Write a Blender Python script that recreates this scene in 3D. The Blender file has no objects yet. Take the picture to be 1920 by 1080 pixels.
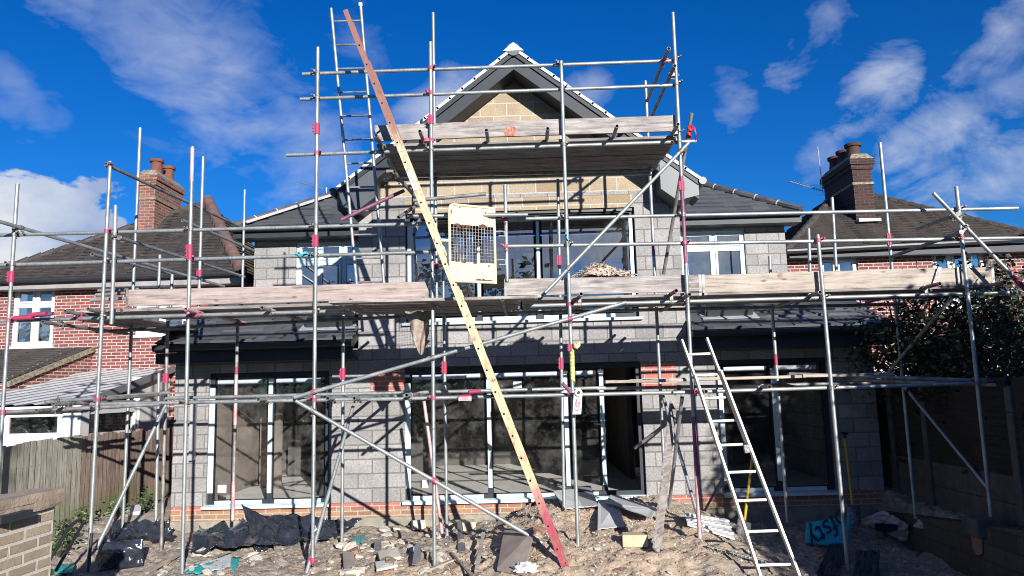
import bpy, math, random
from mathutils import Vector, Matrix, noise
random.seed(7)
sc = bpy.context.scene
COL = sc.collection
V = Vector
# ------------------------------------------------------------------ camera
F = 1387.0
ZC = 2.15
pt, rl, yw = math.radians(7.742), math.radians(1.503), math.radians(0.843)
fwd = V((-math.sin(yw)*math.cos(pt), math.cos(yw)*math.cos(pt), math.sin(pt)))
rt0 = V((math.cos(yw), math.sin(yw), 0)); up0 = rt0.cross(fwd)
CX = math.cos(rl)*rt0 - math.sin(rl)*up0
CU = math.sin(rl)*rt0 + math.cos(rl)*up0
cam = bpy.data.cameras.new('camera'); cam.sensor_width = 36; cam.lens = 36*F/1920
cam.clip_start = .05; cam.clip_end = 3000
co = bpy.data.objects.new('camera', cam); COL.objects.link(co)
co.matrix_world = Matrix.Translation((0, 0, ZC)) @ Matrix((CX, CU, -fwd)).transposed().to_4x4()
sc.camera = co

def ray(px, py): return (px-960)/F*CX - (py-540)/F*CU + fwd
def P(px, py, Y):
    d = ray(px, py); d = d*(Y/d.y); return V((d.x, d.y, d.z+ZC))
def PX(px, py, X):
    d = ray(px, py); d = d*(X/d.x); return V((d.x, d.y, d.z+ZC))
def PZ(px, py, z):
    d = ray(px, py); d = d*((z-ZC)/d.z); return V((d.x, d.y, z))

# ------------------------------------------------------------------ mesh builder
class MB:
    def __init__(s): s.v = []; s.f = []; s.mi = []; s.cur = 0
    def add(s, vs, fs):
        o = len(s.v); s.v += [V(p) for p in vs]
        for f in fs: s.f.append([o+i for i in f]); s.mi.append(s.cur)
        return s
    def hexa(s, p):   # 8 pts: bottom 4 ccw, top 4 ccw
        return s.add(p, [(3, 2, 1, 0), (4, 5, 6, 7), (0, 1, 5, 4), (1, 2, 6, 5), (2, 3, 7, 6), (3, 0, 4, 7)])
    def box(s, x0, x1, y0, y1, z0, z1):
        return s.hexa([(x0, y0, z0), (x1, y0, z0), (x1, y1, z0), (x0, y1, z0), (x0, y0, z1), (x1, y0, z1), (x1, y1, z1), (x0, y1, z1)])
    def beam(s, a, b, w, h, up=(0, 0, 1)):   # box along a-b, width w (side), height h (up)
        a, b = V(a), V(b); d = (b-a).normalized(); sd = d.cross(V(up)).normalized(); u = sd.cross(d)
        sd *= w/2; u *= h/2
        return s.hexa([a-sd-u, a+sd-u, b+sd-u, b-sd-u, a-sd+u, a+sd+u, b+sd+u, b-sd+u])
    def slab(s, pts, off):   # polygon extruded by vector
        pts = [V(p) for p in pts]; off = V(off); n = len(pts)
        nrm = sum(((pts[i]-pts[0]).cross(pts[(i+1) % n]-pts[0]) for i in range(1, n-1)), V((0, 0, 0)))
        if nrm.dot(off) > 0: pts = pts[::-1]
        vs = pts + [p+off for p in pts]
        return s.add(vs, [tuple(range(n)), tuple(range(2*n-1, n-1, -1))] + [((i+1) % n, i, i+n, (i+1) % n+n) for i in range(n)])
    def tube(s, a, b, r=.0242, seg=14, hollow=True, cap=True, r2=None):
        a, b = V(a), V(b); d = (b-a).normalized()
        x = d.orthogonal().normalized(); y = d.cross(x); r2 = r if r2 is None else r2
        ring = lambda c, q: [c + (x*math.cos(t)+y*math.sin(t))*q for t in [2*math.pi*i/seg for i in range(seg)]]
        q = [(i, (i+1) % seg) for i in range(seg)]
        if hollow:
            ri = r*.84
            vs = ring(a, r)+ring(b, r)+ring(b, ri)+ring(a, ri); fs = []
            for k in range(4):
                k2 = (k+1) % 4
                fs += [(k*seg+i, k*seg+j, k2*seg+j, k2*seg+i) for i, j in q]
        else:
            vs = ring(a, r)+ring(b, r2); fs = [(i, j, seg+j, seg+i) for i, j in q]
            if cap: fs += [tuple(range(seg-1, -1, -1)), tuple(range(seg, 2*seg))]
        return s.add(vs, fs)
    def path(s, pts, r, seg=8):
        pts = [V(p) for p in pts]; rs = r if isinstance(r, (list, tuple)) else [r]*len(pts)
        o = len(s.v); x = None
        for i, p in enumerate(pts):
            d = (pts[min(i+1, len(pts)-1)]-pts[max(i-1, 0)]).normalized()
            x = d.orthogonal().normalized() if x is None else (x-d*x.dot(d)).normalized()
            y = d.cross(x)
            for k in range(seg):
                t = 2*math.pi*k/seg; s.v.append(p+(x*math.cos(t)+y*math.sin(t))*rs[i])
        for i in range(len(pts)-1):
            for k in range(seg):
                k2 = (k+1) % seg
                s.f.append([o+i*seg+k, o+i*seg+k2, o+(i+1)*seg+k2, o+(i+1)*seg+k]); s.mi.append(s.cur)
        s.f.append([o+k for k in range(seg-1, -1, -1)]); s.mi.append(s.cur)
        e = o+(len(pts)-1)*seg
        s.f.append([e+k for k in range(seg)]); s.mi.append(s.cur)
        return s
    def grid(s, fn, nu, nv):
        o = len(s.v)
        for j in range(nv+1):
            for i in range(nu+1): s.v.append(V(fn(i/nu, j/nv)))
        for j in range(nv):
            for i in range(nu):
                a = o+j*(nu+1)+i; s.f.append([a, a+1, a+nu+2, a+nu+1]); s.mi.append(s.cur)
        return s
    def build(s, name, m, parent=None, smooth=False, origin=None, bevel=0):
        if parent is None:
            if origin is None:
                n = len(s.v); origin = V((sum(p.x for p in s.v)/n, sum(p.y for p in s.v)/n, min(p.z for p in s.v)))
            o0 = V(origin)
        else:
            o0 = V((0, 0, 0)); q = parent
            while q: o0 += q.location; q = q.parent
        me = bpy.data.meshes.new(name)
        me.from_pydata([p-o0 for p in s.v], [], s.f)
        for k in (m if isinstance(m, (list, tuple)) else [m]): me.materials.append(k)
        me.polygons.foreach_set('material_index', s.mi)
        uv = me.uv_layers.new(name='uv').data
        Z = V((0, 0, 1))
        for pl in me.polygons:
            n = pl.normal
            if abs(n.z) > .97: u, w = V((1, 0, 0)), V((0, 1, 0))
            else: u = Z.cross(n).normalized(); w = n.cross(u)
            for li in pl.loop_indices:
                p = s.v[me.loops[li].vertex_index]; uv[li].uv = (p.dot(u), p.dot(w))
        if smooth:
            me.polygons.foreach_set('use_smooth', [True]*len(me.polygons))
        o = bpy.data.objects.new(name, me); COL.objects.link(o)
        if parent is None: o.location = o0
        else: o.parent = parent
        if bevel:
            b = o.modifiers.new('bevel', 'BEVEL'); b.width = bevel; b.segments = 2; b.limit_method = 'ANGLE'
        if smooth == 'auto':
            me.set_sharp_from_angle(angle=math.radians(35))
        return o

def tag(o, label=None, cat=None, group=None, kind=None):
    if label and not kind and 'kind' not in o: o['kind'] = 'thing'
    if label: o['label'] = label
    if cat: o['category'] = cat
    if group: o['group'] = group
    if kind: o['kind'] = kind
    return o
def thing(name, label, cat, loc, group=None):
    o = bpy.data.objects.new(name, None); COL.objects.link(o); o.location = V(loc); o.empty_display_size = .2
    return tag(o, label, cat, group)

# ------------------------------------------------------------------ materials
def nodes(name):
    m = bpy.data.materials.new(name); m.use_nodes = True
    nt = m.node_tree; return m, nt, nt.nodes['Principled BSDF']
def N(nt, t, **kw):
    n = nt.nodes.new(t)
    for k, v in kw.items():
        if k in n.inputs: n.inputs[k].default_value = v
        else: setattr(n, k, v)
    return n
def c4(c): return (c[0], c[1], c[2], 1)
def ramp(nt, fac, stops, interp='LINEAR'):
    r = nt.nodes.new('ShaderNodeValToRGB'); r.color_ramp.interpolation = interp
    e = r.color_ramp.elements
    while len(e) < len(stops): e.new(.5)
    for k, (p, c) in zip(e, stops): k.position = p; k.color = c4(c) if len(c) == 3 else c
    nt.links.new(fac, r.inputs[0]); return r.outputs[0]
def mixc(nt, fac, a, b, mode='MIX'):
    m = nt.nodes.new('ShaderNodeMix'); m.data_type = 'RGBA'; m.blend_type = mode
    for v, i in ((fac, 0), (a, 6), (b, 7)):
        if hasattr(v, 'links'): nt.links.new(v, m.inputs[i])
        else: m.inputs[i].default_value = v if i == 0 else c4(v)
    return m.outputs[2]
def math_(nt, op, a, b=None, clamp=False):
    m = nt.nodes.new('ShaderNodeMath'); m.operation = op; m.use_clamp = clamp
    for v, i in ((a, 0), (b, 1)):
        if v is None: continue
        if hasattr(v, 'links'): nt.links.new(v, m.inputs[i])
        else: m.inputs[i].default_value = v
    return m.outputs[0]
def vec(nt, coord, scale=(1, 1, 1), obj=None):
    tc = nt.nodes.new('ShaderNodeTexCoord')
    mp = nt.nodes.new('ShaderNodeMapping'); mp.inputs['Scale'].default_value = scale
    nt.links.new(tc.outputs[coord], mp.inputs[0]); return mp.outputs[0]
def noi(nt, v, scale, detail=5, rough=.6, dist=0):
    n = N(nt, 'ShaderNodeTexNoise', Scale=scale, Detail=detail, Roughness=rough, Distortion=dist)
    nt.links.new(v, n.inputs['Vector']); return n.outputs['Fac']
def bump(nt, bs, h, strength=.5, dist=.01):
    b = N(nt, 'ShaderNodeBump', Strength=strength, Distance=dist)
    nt.links.new(h, b.inputs['Height']); nt.links.new(b.outputs[0], bs.inputs['Normal']); return b
def mat(name, c1, c2=None, scale=6, rough=.7, metal=0, bmp=0, bscale=60, coord='Object', stretch=(1, 1, 1), lo=.35, hi=.65, spec=None, bdist=.01, detail=6):
    m, nt, bs = nodes(name)
    bs.inputs['Roughness'].default_value = rough; bs.inputs['Metallic'].default_value = metal
    if spec is not None: bs.inputs['Specular IOR Level'].default_value = spec
    v = vec(nt, coord, stretch)
    if c2: nt.links.new(ramp(nt, noi(nt, v, scale, detail), [(lo, c1), (hi, c2)]), bs.inputs['Base Color'])
    else: bs.inputs['Base Color'].default_value = c4(c1)
    if bmp: bump(nt, bs, noi(nt, v, bscale, 6), bmp, bdist)
    return m
def brickmat(name, cs, mortar, bw, bh, ms=.01, rough=.9, bmp=.6, stain=None, seed=0, off=.5, stain_scale=1.2, fine=45, bias=0, zoff=0):
    m, nt, bs = nodes(name); bs.inputs['Roughness'].default_value = rough
    tc = nt.nodes.new('ShaderNodeTexCoord'); mp = nt.nodes.new('ShaderNodeMapping')
    mp.inputs['Location'].default_value = (seed*.137, zoff, 0)
    nt.links.new(tc.outputs['UV'], mp.inputs[0]); v = mp.outputs[0]
    # slight waviness of the joints
    nz = N(nt, 'ShaderNodeTexNoise', Scale=9., Detail=2.); nt.links.new(v, nz.inputs['Vector'])
    sub = N(nt, 'ShaderNodeVectorMath', operation='SUBTRACT'); nt.links.new(nz.outputs['Color'], sub.inputs[0]); sub.inputs[1].default_value = (.5, .5, .5)
    scl = N(nt, 'ShaderNodeVectorMath', operation='SCALE'); nt.links.new(sub.outputs[0], scl.inputs[0]); scl.inputs['Scale'].default_value = ms*.7
    ad = N(nt, 'ShaderNodeVectorMath', operation='ADD'); nt.links.new(v, ad.inputs[0]); nt.links.new(scl.outputs[0], ad.inputs[1])
    b = N(nt, 'ShaderNodeTexBrick', offset=off); b.inputs['Scale'].default_value = 1
    b.inputs['Brick Width'].default_value = bw; b.inputs['Row Height'].default_value = bh; b.inputs['Mortar Size'].default_value = ms
    b.inputs['Mortar Smooth'].default_value = .25; b.inputs['Bias'].default_value = bias
    b.inputs['Color1'].default_value = (0, 0, 0, 1); b.inputs['Color2'].default_value = (1, 1, 1, 1); b.inputs['Mortar'].default_value = (.5, .5, .5, 1)
    nt.links.new(ad.outputs[0], b.inputs['Vector'])
    n1 = noi(nt, v, stain_scale, 6, .65); n2 = noi(nt, v, fine, 5, .7)
    k = len(cs); col = ramp(nt, b.outputs['Color'], [(i/max(1, k-1), c) for i, c in enumerate(cs)])
    col = mixc(nt, .55, col, ramp(nt, n2, [(.32, (.22, .22, .22)), (.68, (.74, .74, .74))]), 'OVERLAY')
    if stain: col = mixc(nt, ramp(nt, n1, [(.48, (0, 0, 0)), (.72, (.8, .8, .8))]), col, stain)
    mo = mixc(nt, .6, mortar, ramp(nt, n2, [(.3, (.3, .3, .3)), (.7, (.7, .7, .7))]), 'OVERLAY')
    nt.links.new(mixc(nt, b.outputs['Fac'], col, mo), bs.inputs['Base Color'])
    h = math_(nt, 'ADD', math_(nt, 'MULTIPLY', b.outputs['Fac'], -1.), math_(nt, 'MULTIPLY', n2, .55))
    bump(nt, bs, h, bmp, .008); return m

M = {}
def steel():
    m, nt, bs = nodes('galvanised_tube'); v = vec(nt, 'Object')
    n = noi(nt, v, 3.5, 6, .7); n2 = noi(nt, vec(nt, 'Object', (30, 30, 3)), 2, 6, .7); n3 = noi(nt, v, 14, 5, .7)
    col = ramp(nt, n, [(.3, (.20, .22, .23)), (.55, (.34, .37, .38)), (.75, (.46, .49, .49))])
    col = mixc(nt, ramp(nt, n2, [(.56, (0, 0, 0)), (.74, (.75, .75, .75))]), col, (.56, .57, .55))
    col = mixc(nt, ramp(nt, n3, [(.60, (0, 0, 0)), (.68, (.75, .75, .75))]), col, (.16, .10, .07))
    nt.links.new(col, bs.inputs['Base Color']); bs.inputs['Metallic'].default_value = .55
    nt.links.new(ramp(nt, n2, [(.3, (.33,)*3), (.7, (.6,)*3)]), bs.inputs['Roughness'])
    bump(nt, bs, n3, .12, .004); return m
M['tube'] = steel()
M['tube_dull'] = mat('weathered_tube', (.15, .13, .125), (.33, .33, .33), 8, .6, .45, .2, 30)
M['pink'] = mat('pink_paint', (.40, .025, .10), (.24, .05, .09), 18, .6, .1, .2, 60)
M['purple'] = mat('plum_paint', (.154, .032, .091), (.231, .119, .168), 9, .55, .2, .15, 50)
M['palepink'] = mat('faded_pink_paint', (.62, .22, .25), (.55, .50, .50), 9, .55, .3, .1, 50)
M['coupler'] = mat('coupler_steel', (.10, .09, .09), (.32, .31, .31), 30, .55, .6, .2, 60)
M['coupler_pink'] = mat('coupler_pink', (.42, .035, .12), (.25, .14, .17), 25, .6, .3, .2, 60)

def wood(name, cs, rough=.85, knots=True, axis=(1.2, 14, 14), coord='UV', spots=None):
    m, nt, bs = nodes(name); bs.inputs['Roughness'].default_value = rough
    v = vec(nt, coord, axis); w = vec(nt, coord, (1, 1, 1)); wk = vec(nt, coord, (2.2, 5.5, 2.2))
    g = noi(nt, v, 1.7, 8, .7, .6); g2 = noi(nt, w, 2.2, 5, .65); k = len(cs)
    f = math_(nt, 'ADD', math_(nt, 'MULTIPLY', g, .72), math_(nt, 'MULTIPLY', g2, .28))
    col = ramp(nt, f, [(.37+.24*i/(k-1), c) for i, c in enumerate(cs)])
    if knots:
        vo = N(nt, 'ShaderNodeTexVoronoi', Scale=1.1); nt.links.new(wk, vo.inputs['Vector'])
        col = mixc(nt, ramp(nt, vo.outputs['Distance'], [(.05, (.8,)*3), (.13, (0, 0, 0))]), col, (.10, .065, .045))
    cr = ramp(nt, noi(nt, vec(nt, coord, (axis[0]*.5, axis[1]*2.2, axis[2])), 2.2, 3, .5), [(.66, (0, 0, 0)), (.70, (.6,)*3)])
    col = mixc(nt, cr, col, (.06, .05, .045))
    if spots: col = mixc(nt, ramp(nt, noi(nt, w, spots[1], 3, .5), [(.66, (0, 0, 0)), (.74, (.85,)*3)]), col, spots[0])
    nt.links.new(col, bs.inputs['Base Color']); bump(nt, bs, g, .5, .004); return m
M['board'] = wood('weathered_scaffold_board', [(.122, .104, .100), (.275, .248, .238), (.406, .374, .364)])
M['board_pink'] = wood('pinkish_scaffold_board', [(.144, .105, .098), (.303, .242, .227), (.397, .335, .318)])
M['board_pale'] = wood('pale_scaffold_board', [(.177, .148, .122), (.339, .295, .251), (.428, .383, .332)], spots=((.184, .088, .044), 3.2))
M['deck'] = wood('deck_board_wood', [(.10, .088, .084), (.20, .18, .172), (.31, .285, .275)])
M['block'] = brickmat('grey_concrete_block', [(.231, .223, .226), (.282, .274, .278), (.325, .316, .321), (.205, .201, .201), (.300, .291, .291)], (.155, .15, .145), .45, .225, .010, stain=(.179, .171, .167), zoff=.03, bmp=1.0, fine=30, stain_scale=1.9)
M['tanblock'] = brickmat('sandy_concrete_block', [(.266, .196, .121), (.329, .253, .171), (.368, .297, .209), (.253, .209, .165)], (.418, .380, .329), .45, .225, .013, stain=(.228, .178, .121), seed=3, zoff=.03, stain_scale=2)
M['plinth'] = brickmat('orange_brick_plinth', [(.30, .155, .095), (.38, .215, .13), (.22, .11, .07)], (.360, .320, .280), .225, .075, .010, stain=(.176, .128, .088), stain_scale=2.5, bmp=.5)
M['redrow'] = brickmat('red_brick_row', [(.40, .095, .07), (.48, .15, .11), (.30, .07, .06)], (.40, .33, .31), .225, .075, .009, stain=(.28, .15, .12), stain_scale=3, bmp=.5)
M['footing'] = mat('concrete_footing', (.30, .28, .23), (.20, .19, .16), 5, .95, 0, .5, 40)
M['redbrick'] = brickmat('red_house_brick', [(.165, .045, .042), (.23, .065, .055), (.125, .035, .034), (.26, .09, .075)], (.40, .35, .335), .225, .075, .0105, stain=(.172, .048, .041), stain_scale=1, bmp=.5)
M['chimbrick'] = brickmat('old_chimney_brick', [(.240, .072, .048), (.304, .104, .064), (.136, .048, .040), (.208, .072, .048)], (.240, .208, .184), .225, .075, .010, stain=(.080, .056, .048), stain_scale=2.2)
M['darkchim'] = brickmat('shaded_chimney_brick', [(.036, .013, .013), (.060, .021, .018), (.024, .011, .011)], (.066, .057, .054), .225, .075, .010, stain=(.018, .013, .012), stain_scale=2.2)  # brick darkened to carry the shade of its left face
M['lichen'] = mat('lichened_mortar_cap', (.10, .085, .07), (.34, .30, .20), 16, .95, 0, .8, 40)
M['pot'] = mat('terracotta_pot', (.204, .066, .042), (.114, .042, .030), 7, .85, 0, .2, 40)
M['darkpot'] = mat('dark_terracotta_pot', (.088, .033, .028), (.044, .025, .022), 7, .85, 0, .2, 40)  # pots darkened along with the shaded stack
def tiles(name, cs, bw, bh, spk, rough=.8, thr=.68, moss=None):
    m, nt, bs = nodes(name); bs.inputs['Roughness'].default_value = rough
    v = vec(nt, 'UV')
    b = N(nt, 'ShaderNodeTexBrick', offset=.5); b.inputs['Scale'].default_value = 1
    b.inputs['Brick Width'].default_value = bw; b.inputs['Row Height'].default_value = bh; b.inputs['Mortar Size'].default_value = .004
    b.inputs['Color1'].default_value = (0, 0, 0, 1); b.inputs['Color2'].default_value = (1, 1, 1, 1); b.inputs['Mortar'].default_value = (.3, .3, .3, 1)
    nt.links.new(v, b.inputs['Vector'])
    n2 = noi(nt, vec(nt, 'UV', (1, 2.2, 1)), 4.2, 6, .75); n1 = noi(nt, v, .9, 4)
    col = ramp(nt, b.outputs['Color'], [(i/(len(cs)-1), c) for i, c in enumerate(cs)])
    col = mixc(nt, .5, col, ramp(nt, n1, [(.3, (.3,)*3), (.7, (.7,)*3)]), 'OVERLAY')
    col = mixc(nt, ramp(nt, n2, [(thr, (0, 0, 0)), (thr+.05, (.9,)*3)]), col, spk)
    if moss: col = mixc(nt, ramp(nt, noi(nt, v, 3, 6, .7), [(.45, (0, 0, 0)), (.6, (.9,)*3)]), col, moss)
    nt.links.new(col, bs.inputs['Base Color'])
    h = math_(nt, 'ADD', math_(nt, 'MULTIPLY', b.outputs['Fac'], -1.), math_(nt, 'MULTIPLY', noi(nt, v, 30, 4), .5))
    bump(nt, bs, h, .5, .006); return m
M['slate'] = tiles('new_grey_roof_slate', [(.060, .064, .072), (.10, .105, .115), (.042, .045, .05)], .33, .26, (.13, .13, .13), .55, .74)
M['oldtile'] = tiles('old_brown_clay_tile', [(.036, .030, .029), (.066, .054, .050), (.020, .018, .018)], .165, .14, (.391, .365, .340), .85, .645)
M['oldtile2'] = tiles('old_brown_tile_lichened', [(.036, .029, .026), (.066, .053, .046), (.020, .018, .017)], .165, .14, (.304, .280, .248), .85, .62)
M['mosstile'] = tiles('mossy_tile', [(.050, .036, .032), (.085, .058, .050), (.035, .027, .026)], .165, .115, (.30, .28, .2), .85, .7, moss=(.22, .17, .045))
M['hiptile'] = mat('brown_hip_tile', (.16, .09, .08), (.10, .06, .055), 6, .85, 0, .5, 30)
M['anthr'] = mat('anthracite_board', (.020, .026, .036), (.029, .036, .048), 3, .5, spec=.3)
M['fascia_blue'] = mat('dark_blue_grey_fascia', (.045, .056, .072), (.06, .07, .088), 2.5, .45)
M['white'] = mat('white_upvc', (.632, .640, .648), (.567, .575, .583), 4, .35)
M['verge'] = mat('pale_verge_trim', (.560, .560, .560), (.440, .440, .448), 8, .6)
M['film'] = mat('pale_blue_protective_film', (.44, .58, .62), (.53, .65, .68), 5, .45, 0, .15, 12)
M['bluefilm'] = mat('lilac_grey_film', (.336, .384, .464), (.400, .448, .528), 5, .45)
M['plaster'] = mat('bare_pink_plaster', (.26, .215, .19), (.20, .165, .15), 3, .9)
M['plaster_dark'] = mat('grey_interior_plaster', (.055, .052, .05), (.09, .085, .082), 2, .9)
M['screed'] = mat('grey_floor_screed', (.682, .660, .627), (.550, .539, .517), 3, .9, 0, .2, 40)
M['alu'] = mat('bare_aluminium', (.474, .467, .444), (.574, .566, .543), 14, .42, .6, .1, 60)
M['black'] = mat('black_plastic', (.012, .012, .014), (.022, .022, .026), 9, .4)
M['zinc'] = mat('lead_flashing', (.32, .35, .38), (.42, .45, .48), 6, .5, .2)
M['rubber'] = mat('dark_gutter', (.022, .023, .026), (.03, .032, .036), 6, .4)
def glass(name, tint=(.86, .88, .88), boost=1.0, rgh=0.0):
    m, nt, bs = nodes(name); nt.nodes.remove(bs)
    tr = N(nt, 'ShaderNodeBsdfTransparent'); tr.inputs[0].default_value = c4(tint)
    gl = N(nt, 'ShaderNodeBsdfGlossy'); gl.inputs[0].default_value = (1, 1, 1, 1); gl.inputs['Roughness'].default_value = rgh
    fr = N(nt, 'ShaderNodeFresnel', IOR=1.55)
    mx = N(nt, 'ShaderNodeMixShader')
    ge = N(nt, 'ShaderNodeNewGeometry')   # only the outer skin of the pane mirrors
    nt.links.new(math_(nt, 'MULTIPLY', math_(nt, 'MULTIPLY', fr.outputs[0], boost, True), math_(nt, 'SUBTRACT', 1., ge.outputs['Backfacing'])), mx.inputs[0])
    # dust and smears on the pane
    df = N(nt, 'ShaderNodeBsdfDiffuse'); df.inputs[0].default_value = (.5, .5, .48, 1)
    mx2 = N(nt, 'ShaderNodeMixShader')
    d = ramp(nt, noi(nt, vec(nt, 'Object'), 2.2, 8, .75), [(.45, (0.004,)*3), (.8, (.09,)*3)])
    nt.links.new(d, mx2.inputs[0]); nt.links.new(mx.outputs[0], mx2.inputs[1]); nt.links.new(df.outputs[0], mx2.inputs[2])
    nt.links.new(tr.outputs[0], mx.inputs[1]); nt.links.new(gl.outputs[0], mx.inputs[2])
    nt.links.new(mx2.outputs[0], nt.nodes['Material Output'].inputs[0]); return m
M['glass'] = glass('clear_double_glazing', (.985, .99, .987), 1.1)
M['glass_up'] = glass('upstairs_double_glazing', (.66, .70, .73), 7.0)
# ------------------------------------------------------------------ sky, sun
SUN = V((.358, -.89, .283)).normalized()
w = bpy.data.worlds.new('World'); sc.world = w; w.use_nodes = True
nt = w.node_tree; bg = nt.nodes['Background']
sky = nt.nodes.new('ShaderNodeTexSky'); sky.sky_type = 'NISHITA'; sky.sun_disc = False
sky.sun_elevation = math.asin(SUN.z); sky.sun_rotation = math.atan2(SUN.x, SUN.y)
sky.altitude = 100; sky.air_density = 1.0; sky.dust_density = .0; sky.ozone_density = 4.0
tc = nt.nodes.new('ShaderNodeTexCoord'); D = tc.outputs['Generated']
def vm(op, a, b=None):
    n = nt.nodes.new('ShaderNodeVectorMath'); n.operation = op
    for v, i in ((a, 0), (b, 1)):
        if v is None: continue
        if hasattr(v, 'links'): nt.links.new(v, n.inputs[i])
        else: n.inputs[i].default_value = v
    return n
def dotp(v): return vm('DOT_PRODUCT', D, v).outputs['Value']
STR = .056
hs = N(nt, 'ShaderNodeHueSaturation', Saturation=1.3, Value=1.0); nt.links.new(sky.outputs[0], hs.inputs['Color'])
skyc = mixc(nt, 1., hs.outputs[0], (.42, .90, 1.36), 'MULTIPLY')
# clouds: soft elliptical banks at fixed directions, broken by noise
def mapn(scale, loc=(0, 0, 0), rot=(0, 0, 0)):
    m = nt.nodes.new('ShaderNodeMapping'); m.inputs['Scale'].default_value = scale; m.inputs['Location'].default_value = loc
    m.inputs['Rotation'].default_value = rot
    nt.links.new(D, m.inputs[0]); return m.outputs[0]
n_fine = noi(nt, mapn((1, 1, 1.6)), 9, 8, .58, .25)
n_w1 = noi(nt, mapn((1.0, 1.0, 1.6), (3, 1, 2), (0, .7, 0)), 4.4, 9, .53, .45); n_w2 = noi(nt, mapn((1.2, 1, 2.4), (1, 4, 2), (0, .6, 0)), 13, 6, .6, .5)
n_wisp = math_(nt, 'ADD', math_(nt, 'MULTIPLY', n_w1, .74), math_(nt, 'MULTIPLY', n_w2, .26))
n_puff = math_(nt, 'ADD', math_(nt, 'MULTIPLY', n_wisp, .55), math_(nt, 'MULTIPLY', noi(nt, mapn((1, 1, 1.5), (7, 3, 5), (0, .6, 0)), 8.5, 9, .6, .6), .45))
n_big = noi(nt, mapn((1, 1, 1), (5, 2, 1)), 3.0, 4, .5)
def bank(px, py, rx, ry, ang, gain, base, nz, amp, back=False):
    c = ray(px, py).normalized()
    if back: c.y = -c.y     # the same bearing in the half of the sky behind the photographer
    u = V((0, 0, 1)).cross(c).normalized()*-1; q = c.cross(u)
    if q.z < 0: q = -q
    if u.x < 0: u = -u
    a = math.radians(ang); e1 = u*math.cos(a)+q*math.sin(a); e2 = -u*math.sin(a)+q*math.cos(a)
    x = math_(nt, 'DIVIDE', math_(nt, 'SUBTRACT', dotp(e1), c.dot(e1)), math.radians(rx))
    y = math_(nt, 'DIVIDE', math_(nt, 'SUBTRACT', dotp(e2), c.dot(e2)), math.radians(ry))
    r2 = math_(nt, 'ADD', math_(nt, 'MULTIPLY', x, x), math_(nt, 'MULTIPLY', y, y))
    f = math_(nt, 'SUBTRACT', base, r2)
    f = math_(nt, 'ADD', f, math_(nt, 'MULTIPLY', math_(nt, 'SUBTRACT', nz, .5), amp))
    f = math_(nt, 'MULTIPLY', f, gain, True)
    front = math_(nt, 'GREATER_THAN', dotp(c), .3)
    return math_(nt, 'MULTIPLY', f, front)
def mx(a, b): return math_(nt, 'MAXIMUM', a, b)
cum = mx(bank(110, 440, 5.4, 4.6, 0, 7, 1.0, n_fine, 3.2), bank(30, 520, 6, 4.5, 0, 4, 1.0, n_fine, 2))
wisp = None
for b in [(330, 110, 13, 7, -38, .50, .75, n_wisp, 6), (540, 235, 9, 4.5, -25, .45, .55, n_wisp, 6), (-40, 190, 8, 6, 0, .40, .4, n_wisp, 6),
          (1655, 160, 5.2, 2.8, 48, .95, .62, n_puff, 6.5), (1545, 45, 8, 2.8, 42, .7, .45, n_puff, 6), (1370, 175, 4.0, 3.0, 62, .6, .60, n_wisp, 4.6),
          (1870, 75, 6, 2.6, 35, .9, .62, n_puff, 6.5), (1800, 225, 8.5, 2.6, 20, .8, .55, n_puff, 6.5), (1860, 345, 9.5, 3.8, 10, .85, .75, n_puff, 6), (1540, 300, 2.6, 2.6, 0, .9, .75, n_wisp, 4),
          (1110, 165, 3, 2.2, 30, .7, .5, n_wisp, 4.6), (830, 190, 4, 3, 30, .55, .5, n_wisp, 5), (690, 70, 5, 3.4, -40, .4, .35, n_wisp, 5)]:
    k = bank(*b); wisp = k if wisp is None else mx(wisp, k)
# broken cloud over the rest of the sky, behind the photographer
back = math_(nt, 'MULTIPLY', math_(nt, 'SUBTRACT', n_big, .49), 4.5, True)
back = math_(nt, 'MULTIPLY', back, math_(nt, 'MULTIPLY', math_(nt, 'MULTIPLY', dotp((0, -1, 0)), 2.5, True), .7))
for b in [(1000, 490, 5, 2.6, 0, 2.2, .8, n_puff, 6), (1150, 455, 6, 4, 10, 1.2, .9, n_puff, 5), (800, 470, 5, 3, 0, .9, .8, n_puff, 6), (1345, 470, 6, 4, 0, .9, .9, n_puff, 5), (600, 490, 5, 3, 0, .8, .8, n_puff, 6)]:
    wisp = mx(wisp, bank(*b, back=True))
dens = mx(mx(math_(nt, 'MULTIPLY', cum, .96), math_(nt, 'MULTIPLY', wisp, .88)), back)
shade = ramp(nt, noi(nt, mapn((1, 1, 1.4), (0, 0, .13)), 7, 5, .55), [(.35, (.42, .53, .80)), (.55, (.72, .80, .95)), (.66, (.95, .97, 1.0))])
sk = vm('SCALE', skyc); sk.inputs['Scale'].default_value = STR
cl = vm('SCALE', shade); cl.inputs['Scale'].default_value = .52
nt.links.new(mixc(nt, dens, sk.outputs[0], cl.outputs[0]), bg.inputs['Color']); bg.inputs['Strength'].default_value = 1.0
L = bpy.data.lights.new('sun', 'SUN'); L.energy = 5.0; L.angle = math.radians(.5); L.color = (1, .95, .87)
lo = bpy.data.objects.new('sun', L); COL.objects.link(lo); lo.rotation_euler = (-SUN).to_track_quat('-Z', 'Y').to_euler(); lo.location = (8, -20, 10)
sc.view_settings.view_transform = 'Standard'; sc.view_settings.look = 'None'; sc.view_settings.exposure = 0.72; sc.view_settings.gamma = 1
sc.cycles.filter_width = 1.0; sc.cycles.use_denoising = True; sc.cycles.denoising_prefilter = 'ACCURATE'; sc.cycles.max_bounces = 8; sc.cycles.transparent_max_bounces = 16
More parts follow.
